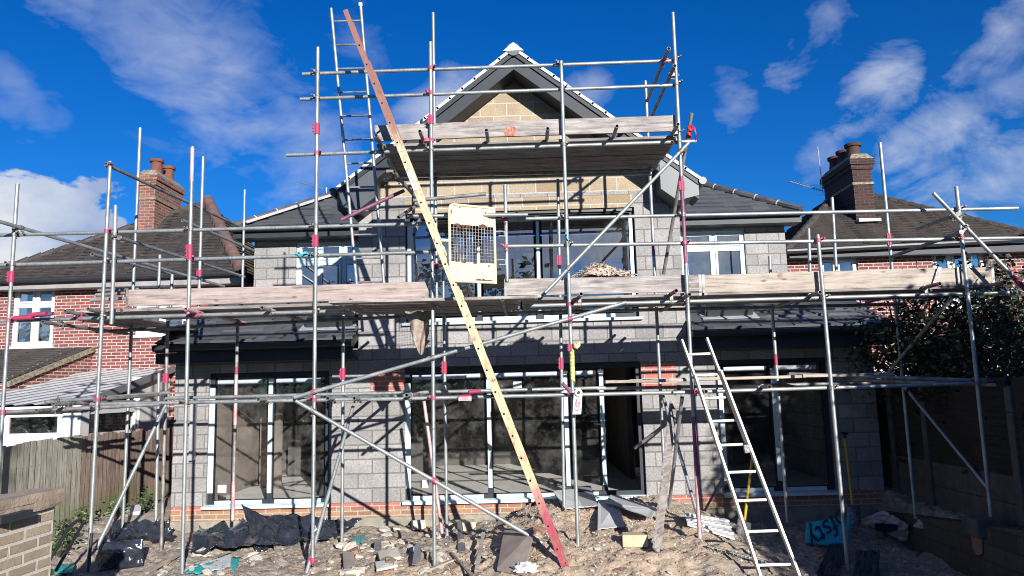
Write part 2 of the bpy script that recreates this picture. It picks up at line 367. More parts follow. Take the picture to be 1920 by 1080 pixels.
# ------------------------------------------------------------------ building helpers
def panel(mb, X0, X1, z0, z1, Y, t, holes=()):
    """upright wall facing -Y with rectangular holes, real thickness and reveals"""
    xs = sorted({X0, X1, *[h[i] for h in holes for i in (0, 1)]}); zs = sorted({z0, z1, *[h[i] for h in holes for i in (2, 3)]})
    xs = [x for x in xs if X0 <= x <= X1]; zs = [z for z in zs if z0 <= z <= z1]
    nx, nz = len(xs)-1, len(zs)-1
    def solid(i, j):
        if not (0 <= i < nx and 0 <= j < nz): return False
        cx, cz = (xs[i]+xs[i+1])/2, (zs[j]+zs[j+1])/2
        return not any(h[0] < cx < h[1] and h[2] < cz < h[3] for h in holes)
    for i in range(nx):
        for j in range(nz):
            if not solid(i, j): continue
            a, b, c, d = xs[i], xs[i+1], zs[j], zs[j+1]; q = [(0, 1, 2, 3)]
            mb.add([(a, Y, c), (b, Y, c), (b, Y, d), (a, Y, d)], q)
            mb.add([(b, Y+t, c), (a, Y+t, c), (a, Y+t, d), (b, Y+t, d)], q)
            if not solid(i-1, j): mb.add([(a, Y+t, c), (a, Y, c), (a, Y, d), (a, Y+t, d)], q)
            if not solid(i+1, j): mb.add([(b, Y, c), (b, Y+t, c), (b, Y+t, d), (b, Y, d)], q)
            if not solid(i, j-1): mb.add([(a, Y+t, c), (b, Y+t, c), (b, Y, c), (a, Y, c)], q)
            if not solid(i, j+1): mb.add([(a, Y, d), (b, Y, d), (b, Y+t, d), (a, Y+t, d)], q)
    return mb
def clip(poly, f):
    out = []
    for i in range(len(poly)):
        a, b = poly[i], poly[(i+1) % len(poly)]; fa, fb = f(a), f(b)
        if fa >= 0: out.append(a)
        if (fa >= 0) != (fb >= 0): out.append(a.lerp(b, fa/(fa-fb)))
    return out
def roof(mb, pts, course, lift, jit=0.0):
    """roof plane laid as overlapping tile courses; lower edge of each course stands proud"""
    pts = [V(p) for p in pts]
    n = (pts[1]-pts[0]).cross(pts[2]-pts[0]).normalized()
    if n.z < 0: n = -n; pts = pts[::-1]
    u = V((0, 0, 1)).cross(n).normalized(); w = n.cross(u)
    lo = min(p.dot(w) for p in pts); hi = max(p.dot(w) for p in pts); k = 0
    while lo+k*course < hi-1e-4:
        a, b = lo+k*course, min(hi, lo+(k+1)*course)
        c = clip(clip(pts, lambda p: p.dot(w)-a), lambda p: b-p.dot(w))
        k += 1
        if len(c) < 3: continue
        L = lambda p: n*(lift*(1-(p.dot(w)-a)/max(b-a, 1e-5)) + .002)
        us = [p.dot(u) for p in c]; u0, u1 = min(us), max(us)
        cuts = [u0]
        if jit:
            while cuts[-1] < u1: cuts.append(cuts[-1]+random.uniform(.5, 1.0)*jit)
        else: cuts.append(u1+1)
        for q0, q1 in zip(cuts, cuts[1:]):
            d = clip(clip(c, lambda p: p.dot(u)-q0), lambda p: q1-p.dot(u)) if jit else c
            if len(d) < 3: continue
            e = random.uniform(-.3, .5)*lift if jit else 0
            mb.add([p+L(p)+n*e*(1-(p.dot(w)-a)/max(b-a, 1e-5)) for p in d], [tuple(range(len(d)))])
            for i in range(len(d)):
                p, r = d[i], d[(i+1) % len(d)]
                if abs(p.dot(w)-a) < 1e-4 and abs(r.dot(w)-a) < 1e-4 and (p-r).length > 1e-4:
                    h = n*(lift+.002+e)
                    mb.add([p-n*.002, r-n*.002, r+h, p+h], [(0, 1, 2, 3)])
    return mb
def frame(mb, X0, X1, z0, z1, Y, w=.06, d=.07):
    mb.box(X0, X0+w, Y, Y+d, z0, z1); mb.box(X1-w, X1, Y, Y+d, z0, z1)
    mb.box(X0+w, X1-w, Y, Y+d, z0, z0+w); mb.box(X0+w, X1-w, Y, Y+d, z1-w, z1); return mb
def casement(parent, X0, X1, z0, z1, Y, cols, zsplit, m, g, name='window', sash=True, w=.055):
    """upvc window: outer frame, mullions, transom, sashes, glass"""
    mb = frame(MB(), X0, X1, z0, z1, Y, w, .07); n = len(cols)+1
    xs = [X0+w/2]+[X0+(X1-X0)*c for c in cols]+[X1-w/2]
    for c in xs[1:-1]: mb.box(c-w/2, c+w/2, Y+.004, Y+.066, z0+w, z1-w)
    zz = [z0+w/2]+([zsplit] if zsplit else [])+[z1-w/2]
    if zsplit:
        for a, b in zip(xs, xs[1:]): mb.box(a+w/2, b-w/2, Y+.004, Y+.066, zsplit-w/2, zsplit+w/2)
    o = mb.build(name, m, parent, bevel=.004)
    for a, b in zip(xs, xs[1:]):
        for c, d in zip(zz, zz[1:]):
            if sash: frame(MB(), a+w/2+.003, b-w/2-.003, c+w/2+.003, d-w/2-.003, Y-.014, .045, .05).build('sash', m, o, bevel=.004)
            MB().box(a+w/2+.04, b-w/2-.04, Y+.022, Y+.028, c+w/2+.04, d-w/2-.04).build('pane', g, o)
    return o
MB_ = MB

# ------------------------------------------------------------------ the house being extended
H = thing('house', 'grey concrete block house under construction with a steep central gable and wide patio doors', 'house', (0, 12, 0))
XL, XR, XA, XB = -5.68, 5.57, -2.70, 2.62
DZ0, DZ1 = .43, 2.52
doors = [(-5.13, -3.17, DZ0, DZ1), (-1.95, 1.86, DZ0, DZ1+.02), (3.08, 4.84, DZ0, DZ1)]
W2 = (-1.93, 1.88, 3.20, 5.30)
mb = panel(MB(), XL, XR, .42, 2.86, 12, .30, doors)
panel(mb, XA, XB, 2.86, 5.36, 12, .30, [W2])
for x0, x1 in ((XL, XL+.3), (XR-.3, XR)): mb.box(x0, x1, 12.3, 17.8, .42, 2.86)
for x0, x1 in ((XA, XA+.3), (XB-.3, XB)): mb.box(x0, x1, 12.3, 15.0, 2.95, 5.36)
# set back upper side walls
SWL, SWR = (-4.58, -3.05, 4.10, 5.20), (2.80, 4.49, 4.10, 5.20)
panel(mb, -5.43, XA-.002, 2.95, 5.36, 14.7, .30, [SWL]); panel(mb, XB+.002, 5.30, 2.95, 5.36, 14.7, .30, [SWR])
mb.box(-5.43, -5.13, 15.0, 20, 2.95, 5.36); mb.box(5.0, 5.30, 15.0, 20, 2.95, 5.36)
mb.build('wall', M['block'], H)
# gable head in sandy block
g = MB(); g.slab([(XA, 12.0, 5.36), (XB, 12.0, 5.36), (2.45, 12.0, 5.62), (-.045, 12.0, 7.50), (-2.53, 12.0, 5.62)], (0, .3, 0))
g.box(W2[0], W2[1], 12.0, 12.3, 5.08, 5.297)
g.build('gable', M['tanblock'], H)
# brick plinth and footing
p = MB(); p.box(XL-.004, XR+.004, 11.994, 12.28, .20, .346); p.build('plinth', M['plinth'], H)
p = MB(); p.box(XL-.006, XR+.006, 11.992, 12.28, .348, .419); p.build('brick_course', M['redrow'], H)
p = MB(); p.box(XL-.012, XR+.012, 11.985, 12.28, -.5, .198); p.build('footing', M['footing'], H)
# bearing bricks beside the lintel
for x0, x1 in ((-2.50, -1.955), (1.865, 2.42)):
    MB().box(x0, x1, 11.995, 12.05, 2.13, 2.52).build('bearing_bricks', M['redrow'], H)
# lead and slates
GA, GE = 7.67, 5.40
gs = (GA-GE)/2.86
for s, xe in ((-1, -2.93), (1, 2.84)):
    mb = roof(MB(), [(xe, 11.46, GE), (-.045, 11.46, GA), (-.045, 18.5, GA), (xe, 18.5, GE)], .26, .025)
    rf = mb.build('roof', M['slate'], H)
    und = V((0, 0, -.10))
    a, b = V((xe, 11.47, GE-.02)), V((-.045, 11.47, GA-.02))
    MB().slab([a, b, b+V((0, 6.9, 0)), a+V((0, 6.9, 0))], und).build('roof_deck', M['anthr'], rf)
    # pale dry verge units stepping up the edge
    d = (b-a); Ln = d.length; dn = d.normalized(); nn = V((-dn.z, 0, dn.x)); nn = nn if nn.z > 0 else -nn
    vb = MB(); k = int(Ln/.26)
    for i in range(k+1):
        q0 = a+dn*(i*.26)+nn*.032; q1 = a+dn*min((i+1)*.26+.03, Ln)+nn*(.025)
        vb.beam(q0+V((0, .015, -.02)), q1+V((0, .015, -.02)), .07, .05, nn)
    vb.build('verge', M['verge'], H)
    # barge board and soffit
    b0 = a+nn*(-.14); b1 = b+V((0, 0, -.18))
    MB().slab([a+V((0, .03, -.11)), b+V((0, .03, -.11)), b+V((0, .03, -.33)), a+V((0, .03, -.33))], (0, .03, 0)).build('barge_board', M['anthr'], H)
    MB().slab([a+V((0, .062, -.32)), b+V((0, .062, -.32)), b+V((0, .53, -.32)), a+V((0, .53, -.32))], (0, 0, .02)).build('soffit', M['anthr'], H)
    # boxed eave end
    MB().slab([(xe, 11.49, GE-.10), (xe-s*.60, 11.49, GE+.34), (xe-s*.60, 11.49, GE-.16), (xe-s*.34, 11.49, GE-.36), (xe, 11.49, GE-.28)], (0, .50, 0)).build('box_end', M['fascia_blue'], H)
    gt = MB(); gx = xe+s*.06
    gt.path([(gx, 11.44, GE-.06), (gx, 14.3, GE-.06)], .062, 12); gt.build('gutter', M['rubber'], H, smooth='auto')
rc = MB()
for i in range(14):
    y = 11.44+i*.46; rc.tube((-.045, y, GA-.03), (-.045, y+.47, GA-.02), .11, 14, False)
rc.build('ridge_tile', M['slate'], H, smooth='auto')
MB().slab([(-.045-.17, 11.43, GA-.06), (-.045+.17, 11.43, GA-.06), (-.045, 11.43, GA+.085)], (0, .06, 0)).build('ridge_cap', M['verge'], H)
# hipped main roof
EZ, EY = 5.44, 14.28; x0, x1 = -5.72, 5.50; S = .65; dd = 4.6
mb = roof(MB(), [(x0, EY, EZ), (x1, EY, EZ), (x1-dd, EY+dd, EZ+dd*S), (x0+dd, EY+dd, EZ+dd*S)], .26, .030)
roof(mb, [(x0, EY+9.2, EZ), (x0, EY, EZ), (x0+dd, EY+dd, EZ+dd*S)], .26, .030)
roof(mb, [(x1, EY, EZ), (x1, EY+9.2, EZ), (x1-dd, EY+dd, EZ+dd*S)], .26, .030)
MR = mb.build('roof', M['slate'], H)
for sx, xx in ((1, x0), (-1, x1)):
    hb = MB(); hp = MB(); e = V((xx, EY, EZ)); dv = V((sx, 1, S)); L_ = 3.9
    for i in range(12):
        q0, q1 = e+dv*(i*L_/12)+V((0, 0, .05)), e+dv*((i+1)*L_/12)+V((0, 0, .045))
        hb.tube(q0, q1, .075, 10, False)
        hp.tube(q1-dv*.007, q1+dv*.007, .080, 10, False)
    hb.build('hip_tile', M['slate'], MR, smooth='auto'); hp.build('hip_clip', M['verge'], MR)
# underlay strip still showing beside the left hip
e = V((x0, EY, EZ)); dv = V((1, 1, S))
MB().beam(e+dv*.15+V((.09, -.09, .035)), e+dv*3.4+V((.09, -.09, .035)), .10, .02, (0, -S, 1)).build('batten_strip', M['verge'], MR)
for xa, xb in ((-5.72, XA), (XB, 5.50)):
    f = MB(); f.box(xa, xb, EY+.02, EY+.045, EZ-.20, EZ-.005); f.box(xa, xb, EY+.047, 14.699, EZ-.20, EZ-.18); f.build('fascia', M['anthr'], H)
    MB().path([(xa, EY-.045, EZ-.03), (xb, EY-.045, EZ-.03)], .058, 12).build('gutter', M['rubber'], H, smooth='auto')
# lean-to roofs of the single storey wings
for (xa, xb, side) in ((-5.84, XA, -1), (XB, 5.74, 1)):
    ez, ey = 2.99, 11.60; ty, tz = 14.69, 4.30
    wr = roof(MB(), [(xa, ey, ez), (xb, ey, ez), (xb, ty, tz), (xa, ty, tz)], .26, .030, .34).build('lean_to_roof', M['slate'], H)
    MB().slab([(xa, ey+.02, ez-.02), (xb, ey+.02, ez-.02), (xb, ty, tz-.02), (xa, ty, tz-.02)], (0, 0, -.12)).build('roof_deck', M['anthr'], wr)
    f = MB(); f.box(xa+.01, xb-.01, ey+.03, ey+.055, ez-.31, ez-.143); f.box(xa+.01, xb-.01, ey+.057, 11.998, ez-.31, ez-.29)
    f.build('fascia', M['anthr'], H)
    MB().path([(xa, ey-.04, ez-.07), (xb, ey-.04, ez-.07)], .052, 12).build('gutter', M['rubber'], H, smooth='auto')
    # side cheek of the wing
    xs = xa+.16 if side < 0 else xb-.46
    MB().slab([(xs, 12.02, 2.861), (xs, 14.66, 2.861), (xs, 14.66, 4.15), (xs, 12.02, 3.02)], (.3, 0, 0)).build('side_wall', M['block'], H)
    # rooflight
    sl = (tz-ez)/(ty-ey); cx = -3.22 if side < 0 else 3.36; ww, y0, y1 = .36, 12.12, 13.15
    z_ = lambda y: ez+(y-ey)*sl+.035
    c = [V((cx-ww, y0, z_(y0))), V((cx+ww, y0, z_(y0))), V((cx+ww, y1, z_(y1))), V((cx-ww, y1, z_(y1)))]
    nv = (c[1]-c[0]).cross(c[3]-c[0]).normalized(); cc = sum(c, V())/4
    fr = MB()
    for i in range(4):
        a, b = c[i], c[(i+1) % 4]; fr.beam(a+nv*.05, b+nv*.05, .07, .10, nv)
    rl_ = fr.build('rooflight', M['rubber'], H)
    MB().slab([cc+(q-cc)*.90+nv*.085 for q in c], nv*.006).build('pane', M['glass_up'], rl_)
    MB().slab([cc+(q-cc)*1.26+nv*-.012 for q in c], nv*.012).build('flashing', M['zinc'], rl_)
    MB().slab([cc+(q-cc)*.92+nv*.01 for q in c], nv*.02).build('blind', M['white'], rl_)
# side windows upstairs
casement(H, *SWL, 14.74, (.30, .62), 4.80, M['film'], M['glass_up']); casement(H, *SWR, 14.74, (.27, .63), 4.86, M['film'], M['glass_up'])
# big upstairs window
ww = MB(); frame(ww, W2[0], W2[1], 3.26, 5.077, 12.09, .07, .08)
for c in (-.72, .27): ww.box(c-.04, c+.04, 12.10, 12.16, 3.33, 5.007)
UW = ww.build('window', M['anthr'], H)
for a, b in ((W2[0]+.07, -.76), (-.68, .23), (.31, W2[1]-.07)):
    MB().box(a+.03, b-.03, 12.115, 12.122, 3.36, 4.98).build('pane', M['glass_up'], UW)
fm = MB()
for x0_, x1_, z0_, z1_ in ((-1.90, -1.80, 3.5, 4.95), (1.79, 1.85, 3.45, 4.95), (-.745, -.695, 3.4, 4.6), (.245, .295, 3.4, 4.9)): fm.box(x0_, x1_, 12.078, 12.089, z0_, z1_)
for x0_, x1_ in ((-1.72, -.80), (-.66, .2), (.34, 1.5)): fm.box(x0_, x1_, 12.076, 12.089, 3.265, 3.325)
fm.build('film', M['film'], UW)
MB().box(W2[0]-.05, W2[1]+.05, 11.93, 12.09, 3.205, 3.25).build('sill', M['bluefilm'], UW)
MB().box(-1.3, 1.2, 12.078, 12.20, 3.252, 3.262).build('sill_board', M['film'], UW)
MB().box(-1.90, 1.85, 12.04, 12.088, 5.03, 5.075).build('head_trim', M['rubber'], UW)
# patio doors
def patio(X0, X1, mull, bare, openx=None, stick=None):
    f = MB(); frame(f, X0, X1, DZ0, DZ1-.002, 12.07, .075, .09)
    for c in mull: f.box(c-.045, c+.045, 12.08, 12.14, DZ0+.075, DZ1-.077)
    D_ = f.build('patio_door', M['anthr'], H)
    xs = [X0+.03]+list(mull)+[X1-.03]
    for a, b in zip(xs, xs[1:]):
        if bare and a >= bare: continue
        MB().box(a+.075, b-.075, 12.10, 12.107, DZ0+.10, DZ1-.10).build('pane', M['glass'], D_)
        MB().box(a+.09, b-.11, 12.057, 12.069, DZ0+.012, DZ0+.068).build('film', M['film'], D_)
        MB().box(a+.09, b-.13, 12.056, 12.069, DZ1-.19, DZ1-.115).build('film', M['bluefilm'], D_)
    s = MB(); s.box(X0-.03, X1+.03, 11.90, 12.068, DZ0-.008, DZ0+.004); s.box(X0-.03, X1+.03, 11.90, 11.912, DZ0-.045, DZ0-.009); s.build('sill', M['film'], D_)
    s = MB(); s.box(X0-.02, X1+.02, 11.97, 12.067, DZ0+.005, DZ0+.011); s.build('threshold', M['film'], D_)
    for c, z0, z1, q in [(X0+.035, .62, 2.28, .05)]+[(c, .60, 2.36, .032) for c in mull]:
        MB().box(c-q, c+q, 12.052, 12.068 if c < X0+.1 else 12.079, z0, z1).build('film', M['film'], D_)
    if stick: 
        for sx, sz in stick: MB().box(sx, sx+.14, 12.096, 12.099, sz, sz+.12).build('sticker', M['white'], D_)
    return D_
D1 = patio(-5.13, -3.17, [-4.14], None, stick=[(-4.98, .62)])
D2 = patio(-1.95, 1.86, [-.60, .64, 1.22], 1.2, stick=[(-1.72, .62), (-.2, 2.14)])
D3 = patio(3.08, 4.84, [3.98], None)
# opened leaves
def leaf(pivot, ang, wd, m=M['film'], hnd=True, parent=None):
    c, s = math.cos(ang), math.sin(ang); d = V((c, s, 0)); o = V((pivot[0], pivot[1], 0))
    def q(u, z): return o+d*u+V((0, 0, z))
    f = MB(); z0, z1 = DZ0+.06, DZ1-.09
    for a, b in ((q(.03, z0), q(.03, z1)), (q(wd-.03, z0), q(wd-.03, z1))): f.beam(a, b, .065, .07, d)
    for z in (z0+.035, z1-.035): f.beam(q(.063, z), q(wd-.063, z), .065, .07)
    lf = f.build('door_leaf', M['anthr'], parent)
    nn = V((s, -c, 0))
    f = MB()
    for u in (.03, wd-.03): f.beam(q(u, z0+.1)+nn*.038, q(u, z1-.12)+nn*.038, .008, .055, d)
    f.build('film', m, lf)
    MB().slab([q(.064, z0+.07), q(wd-.064, z0+.07), q(wd-.064, z1-.07), q(.064, z1-.07)], nn*.006).build('pane', M['glass'], lf)
    if hnd:
        h = MB(); hh = q(.03, 1.55)+nn*.045; h.tube(hh, hh+nn*.05, .010, 8, False); h.tube(hh+nn*.05, hh+nn*.05-d*.13, .009, 8, False)
        h.box(hh.x-.015, hh.x+.015, hh.y-.008, hh.y+.002, hh.z-.10, hh.z+.10)
        h.build('handle', M['alu'], lf)
h_ = MB(); h_.tube((1.22, 12.075, 1.55), (1.22, 12.0, 1.55), .010, 8, False); h_.tube((1.22, 12.0, 1.55), (1.08, 11.995, 1.56), .009, 8, False); h_.build('handle', M['alu'], D2)
leaf((-4.19, 12.06), math.radians(-100), .40, hnd=False, parent=D1) if False else None
# reveals: alarm-style lump boxes
MB().box(-5.38, -5.30, 11.90, 11.996, 1.15, 2.15).build('cable_box', mat('grey_cable_box', (.30, .30, .32), (.38, .38, .40), 5, .5), H)
# inside
ri = MB(); ri.box(XL+.3, XR-.3, 12.31, 17.5, DZ0-.12, DZ0-.006); ri.build('floor', M['screed'], H)
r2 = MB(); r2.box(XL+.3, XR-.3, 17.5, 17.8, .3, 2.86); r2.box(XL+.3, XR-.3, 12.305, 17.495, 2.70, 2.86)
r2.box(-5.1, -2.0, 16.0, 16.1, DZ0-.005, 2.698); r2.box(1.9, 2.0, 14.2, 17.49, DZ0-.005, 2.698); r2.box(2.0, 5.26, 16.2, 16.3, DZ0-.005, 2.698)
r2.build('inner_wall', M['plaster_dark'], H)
pl = MB(); pl.box(-5.376, -5.29, 12.31, 17.49, DZ0-.004, 2.697); pl.slab([(-5.1, 14.3, DZ0), (-4.62, 14.0, DZ0), (-4.62, 14.0, 2.1), (-5.1, 14.3, 2.1)], (.02, .1, 0)); pl.build('plastered_wall', M['plaster'], H)
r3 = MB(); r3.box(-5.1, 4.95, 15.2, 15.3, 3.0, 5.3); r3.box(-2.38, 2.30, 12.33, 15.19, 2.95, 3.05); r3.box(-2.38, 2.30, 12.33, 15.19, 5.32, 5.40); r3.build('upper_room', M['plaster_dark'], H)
st = MB()
for x in (-1.1, -.1, .9): st.box(x, x+.05, 13.6, 13.7, 3.06, 5.3)
st.build('upper_studs', M['deck'], H)

# ------------------------------------------------------------------ neighbours
def chimney(parent, X0, X1, Y0, Y1, z0, z1, mfront, mpot, potpos, cap):
    c = MB(); c.box(X0, X1, Y0, Y1, z0, z1-.42)
    o = c.build('chimney', mfront, parent)
    b = MB(); b.box(X0-.03, X1+.03, Y0-.03, Y1+.03, z1-.80, z1-.74); b.build('string_course', cap, o)
    b = MB(); b.box(X0-.035, X1+.035, Y0-.035, Y1+.035, z1-.418, z1-.30); b.box(X0-.07, X1+.07, Y0-.07, Y1+.07, z1-.298, z1-.16); b.build('oversailing_course', mfront, o)
    b = MB(); b.hexa([(X0-.07, Y0-.07, z1-.158), (X1+.07, Y0-.07, z1-.158), (X1+.07, Y1+.07, z1-.158), (X0-.07, Y1+.07, z1-.158), (X0+.05, Y0+.05, z1), (X1-.05, Y0+.05, z1), (X1-.05, Y1-.05, z1), (X0+.05, Y1-.05, z1)])
    b.build('mortar_cap', M['lichen'], o, bevel=.02)
    for (px_, py_, h, r) in potpos:
        p = MB(); x, y = px_, py_
        prof = [(r*1.08, 0), (r*1.0, .06), (r*.88, h*.55), (r*.92, h-.08), (r*1.15, h-.07), (r*1.18, h), (r*.95, h), (r*.85, h-.2)]
        n = 18
        for k, (rr, zz) in enumerate(prof):
            for i in range(n):
                t = 2*math.pi*i/n; p.v.append(V((x+rr*math.cos(t), y+rr*math.sin(t), z1-.03+zz)))
        for k in range(len(prof)-1):
            for i in range(n):
                j = (i+1) % n; p.f.append([k*n+i, k*n+j, (k+1)*n+j, (k+1)*n+i]); p.mi.append(0)
        p.build('chimney_pot', mpot, o, smooth='auto')
    return o
B1 = thing('brick_house', 'red brick house whose chimney carries two terracotta pots, behind the wooden fence', 'house', (-9.5, 17, 0))
lw = [P(25, 540, 17.0), P(98, 648, 17.0)]
w1 = (lw[0].x, lw[1].x, lw[1].z, lw[0].z+.02); w2 = (-9.05, -7.85, 3.6, 4.75); 
panel(MB(), -13.5, -6.6, 0, 4.86, 17.0, .3, [w1, w2]).build('wall', M['redbrick'], B1)
MB().box(-6.9, -6.6, 17.3, 22, 0, 4.86).build('side_wall', M['redbrick'], B1)
for w_ in (w1, w2):
    o = casement(B1, *w_, 17.06, (.52,), w_[3]-.42, M['white'], M['glass_up'], w=.06)
    MB().box(w_[0]-.05, w_[1]+.05, 16.93, 17.06, w_[2]-.06, w_[2]-.002).build('sill', M['white'], o)
    MB().box(w_[0]+.08, w_[1]-.08, 17.4, 17.42, w_[2]+.03, w_[3]-.03).build('curtain', mat('grey_net_curtain', (.35, .36, .36), (.50, .50, .49), 6, .9, stretch=(6, 1, .4)), o)
A, Bc, Cc, Dc = V((-12.9, 16.55, 4.90)), V((-6.42, 16.55, 4.96)), V((-6.42, 21.8, 4.96)), V((-12.9, 21.8, 4.9))
T = P(390, 378, 19.2)
mb = roof(MB(), [A, Bc, T], .14, .032, .5)
rr = mb.build('roof', M['oldtile'], B1)
MB_ = roof(MB(), [Bc, Cc, T], .14, .032, .5).build('mossy_roof_slope', M['mosstile'], rr)
roof(MB(), [Cc, Dc, T], .3, .014).build('rear_roof_slope', M['oldtile'], rr); roof(MB(), [Dc, A, T], .14, .032).build('side_roof_slope', M['oldtile'], rr)
hb = MB(); n_ = 13
for i in range(n_):
    q0, q1 = Bc.lerp(T, i/n_), Bc.lerp(T, (i+1.06)/n_); hb.tube(q0+V((0, 0, .02)), q1+V((0, 0, .06)), .15, 12, False, r2=.13)
hb.build('hip_tile', M['hiptile'], rr, smooth='auto')
hb = MB()
for i in range(20):
    q0, q1 = A.lerp(T, i/20), A.lerp(T, (i+1.05)/20); hb.tube(q0+V((0, 0, -.06)), q1+V((0, 0, -.03)), .11, 10, False)
hb.build('hip_tile', M['oldtile'], rr, smooth='auto')
f = MB(); f.box(-13.2, -6.45, 16.62, 16.65, 4.70, 4.90); f.box(-13.2, -6.45, 16.66, 16.999, 4.70, 4.72); f.build('fascia', mat('grey_fascia', (.30, .29, .29), (.22, .21, .21), 3, .6), B1)
MB().path([(-13.2, 16.50, 4.87), (-6.42, 16.50, 4.92)], .06, 10).build('gutter', M['rubber'], B1, smooth='auto')
ch = chimney(B1, -9.60, -9.20, 18.0, 19.40, 5.6, 7.90, M['chimbrick'], M['pot'], [(-9.40, 18.42, .40, .15), (-9.40, 19.05, .40, .15)], M['lichen'])
MB().slab([P(345, 420, 18.55)+V((0, 0, .02)), P(375, 422, 18.55)+V((0, 0, .02)), P(300, 458, 17.75)+V((0, 0, .05)), P(258, 462, 17.75)+V((0, 0, .05))], (0, -.01, .02)).build('flashing', M['zinc'], ch)
# tiled lean-to on the left house
ta, tb = P(175, 651, 16.95), P(12, 716, 14.6)
tl = V((-14.5, 16.95, ta.z)); bl = V((-14.5, 14.6, tb.z))
lt = roof(MB(), [tb, ta, tl, bl], .16, .02, .6).build('lean_to_roof', M['oldtile'], B1)
MB().slab([tb+V((-.03, 0, -.03)), ta+V((-.03, 0, -.03)), V((ta.x-.03, ta.y, 2.0)), V((tb.x-.03, tb.y, 2.0))], (-.2, 0, 0)).build('lean_to_gable', M['redbrick'], B1)
MB().beam(tb+V((0, 0, -.05)), ta+V((0, 0, -.05)), .10, .10).build('verge', M['lichen'], lt)

B2 = thing('brick_house', 'red brick house with a tall dark chimney of three pots, behind the leafy bush', 'house', (9, 17, 0))
q = [P(1540, 482, 17), P(1610, 507, 17), P(1747, 470, 17), P(1850, 503, 17)]
w1 = (q[0].x-.05, q[1].x, 3.75, q[0].z); w2 = (q[2].x, q[3].x, 3.75, q[2].z)
w3 = (6.35, 7.6, .9, 2.35); w4 = (9.2, 11.5, .5, 2.6)
panel(MB(), 6.13, 14, 0, 5.02, 17.0, .3, [w1, w2, w3, w4]).build('wall', M['redbrick'], B2)
MB().box(6.13, 6.43, 17.3, 22, 0, 5.0).build('side_wall', M['redbrick'], B2)
for w_, cs in ((w1, (.45,)), (w2, (.36, .68)), (w3, (.5,)), (w4, (.34, .67))):
    o = casement(B2, *w_, 17.06, cs, None if w_ in (w1, w2) else w_[3]-.5, M['white'], M['glass_up'], w=.06)
    MB().box(w_[0]-.05, w_[1]+.05, 16.93, 17.06, w_[2]-.06, w_[2]-.002).build('sill', M['white'], o)
MB().box(7.9, 9.0, 16.988, 17.0, .3, 2.5).build('render_patch', mat('pale_render', (.62, .52, .50), (.5, .42, .4), 3, .9), B2)
A, Bc = P(1473, 468, 16.6), P(1945, 441, 16.6); A.z = 5.10; Bc.z = 5.28; Cc, Dc = Bc+V((0, 5.6, 0)), A+V((0, 5.6, 0))
T = P(1578, 352, 19.4)
rr = roof(MB(), [A, Bc, T], .14, .032, .5).build('roof', M['oldtile2'], B2)
roof(MB(), [Dc, A, T], .14, .032, .5).build('side_roof_slope', M['oldtile'], rr); roof(MB(), [Bc, Cc, T], .14, .032).build('side_roof_slope', M['oldtile'], rr); roof(MB(), [Cc, Dc, T], .3, .014).build('rear_roof_slope', M['oldtile'], rr)
for e in (A, Bc):
    hb = MB()
    for i in range(18):
        q0, q1 = e.lerp(T, i/18), e.lerp(T, (i+1.05)/18); hb.tube(q0+V((0, 0, -.05)), q1+V((0, 0, -.02)), .10, 10, False)
    hb.build('hip_tile', M['oldtile'], rr, smooth='auto')
f = MB(); f.box(A.x+.1, 13.6, 16.66, 16.69, 4.92, 5.12); f.box(A.x+.1, 13.6, 16.70, 16.999, 4.92, 4.94); f.build('fascia', M['anthr'], B2)
MB().path([(A.x, 16.55, 5.06), (13.6, 16.55, 5.22)], .065, 10).build('gutter', M['rubber'], B2, smooth='auto')
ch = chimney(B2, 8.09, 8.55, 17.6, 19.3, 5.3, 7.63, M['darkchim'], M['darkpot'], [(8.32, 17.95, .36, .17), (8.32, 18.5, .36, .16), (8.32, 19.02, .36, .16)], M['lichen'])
MB().box(8.06, 8.58, 17.40, 17.59, 5.88, 5.95).build('flashing', M['zinc'], ch)

# aerials
def aerial(base, top, boom0, boom1, n, el, label, r=.012, mast=True):
    o = thing('tv_aerial', label, 'aerial', base)
    if mast: MB().tube(base, top, r, 8, False).build('mast', M['alu'], o)
    MB().tube(boom0, boom1, r*.8, 8, False).build('boom', M['alu'], o)
    e = MB(); d = (boom1-boom0); sd = d.cross(V((0, 0, 1))).normalized()
    for i in range(n):
        c = boom0+d*(i+.5)/n; h = el*(1-.4*i/n); e.tube(c-sd*h, c+sd*h, r*.45, 6, False)
    for k in (.1, -.1): e.tube(boom1+V((0, 0, k))-sd*el, boom1+V((0, 0, k))+sd*el, r*.45, 6, False)
    e.build('element', M['alu'], o); return o
aerial(P(612, 378, 17.4), P(612, 352, 17.4), P(558, 341, 17.6), P(612, 356, 17.4), 12, .16, 'slim tv aerial standing above the slate hip of the block house')
a0 = P(1543, 362, 18.9)
aerial(a0, P(1533, 275, 18.9), P(1481, 340, 18.6), P(1541, 358, 18.9), 12, .12, 'tv aerial with tall thin mast fixed beside the dark chimney')

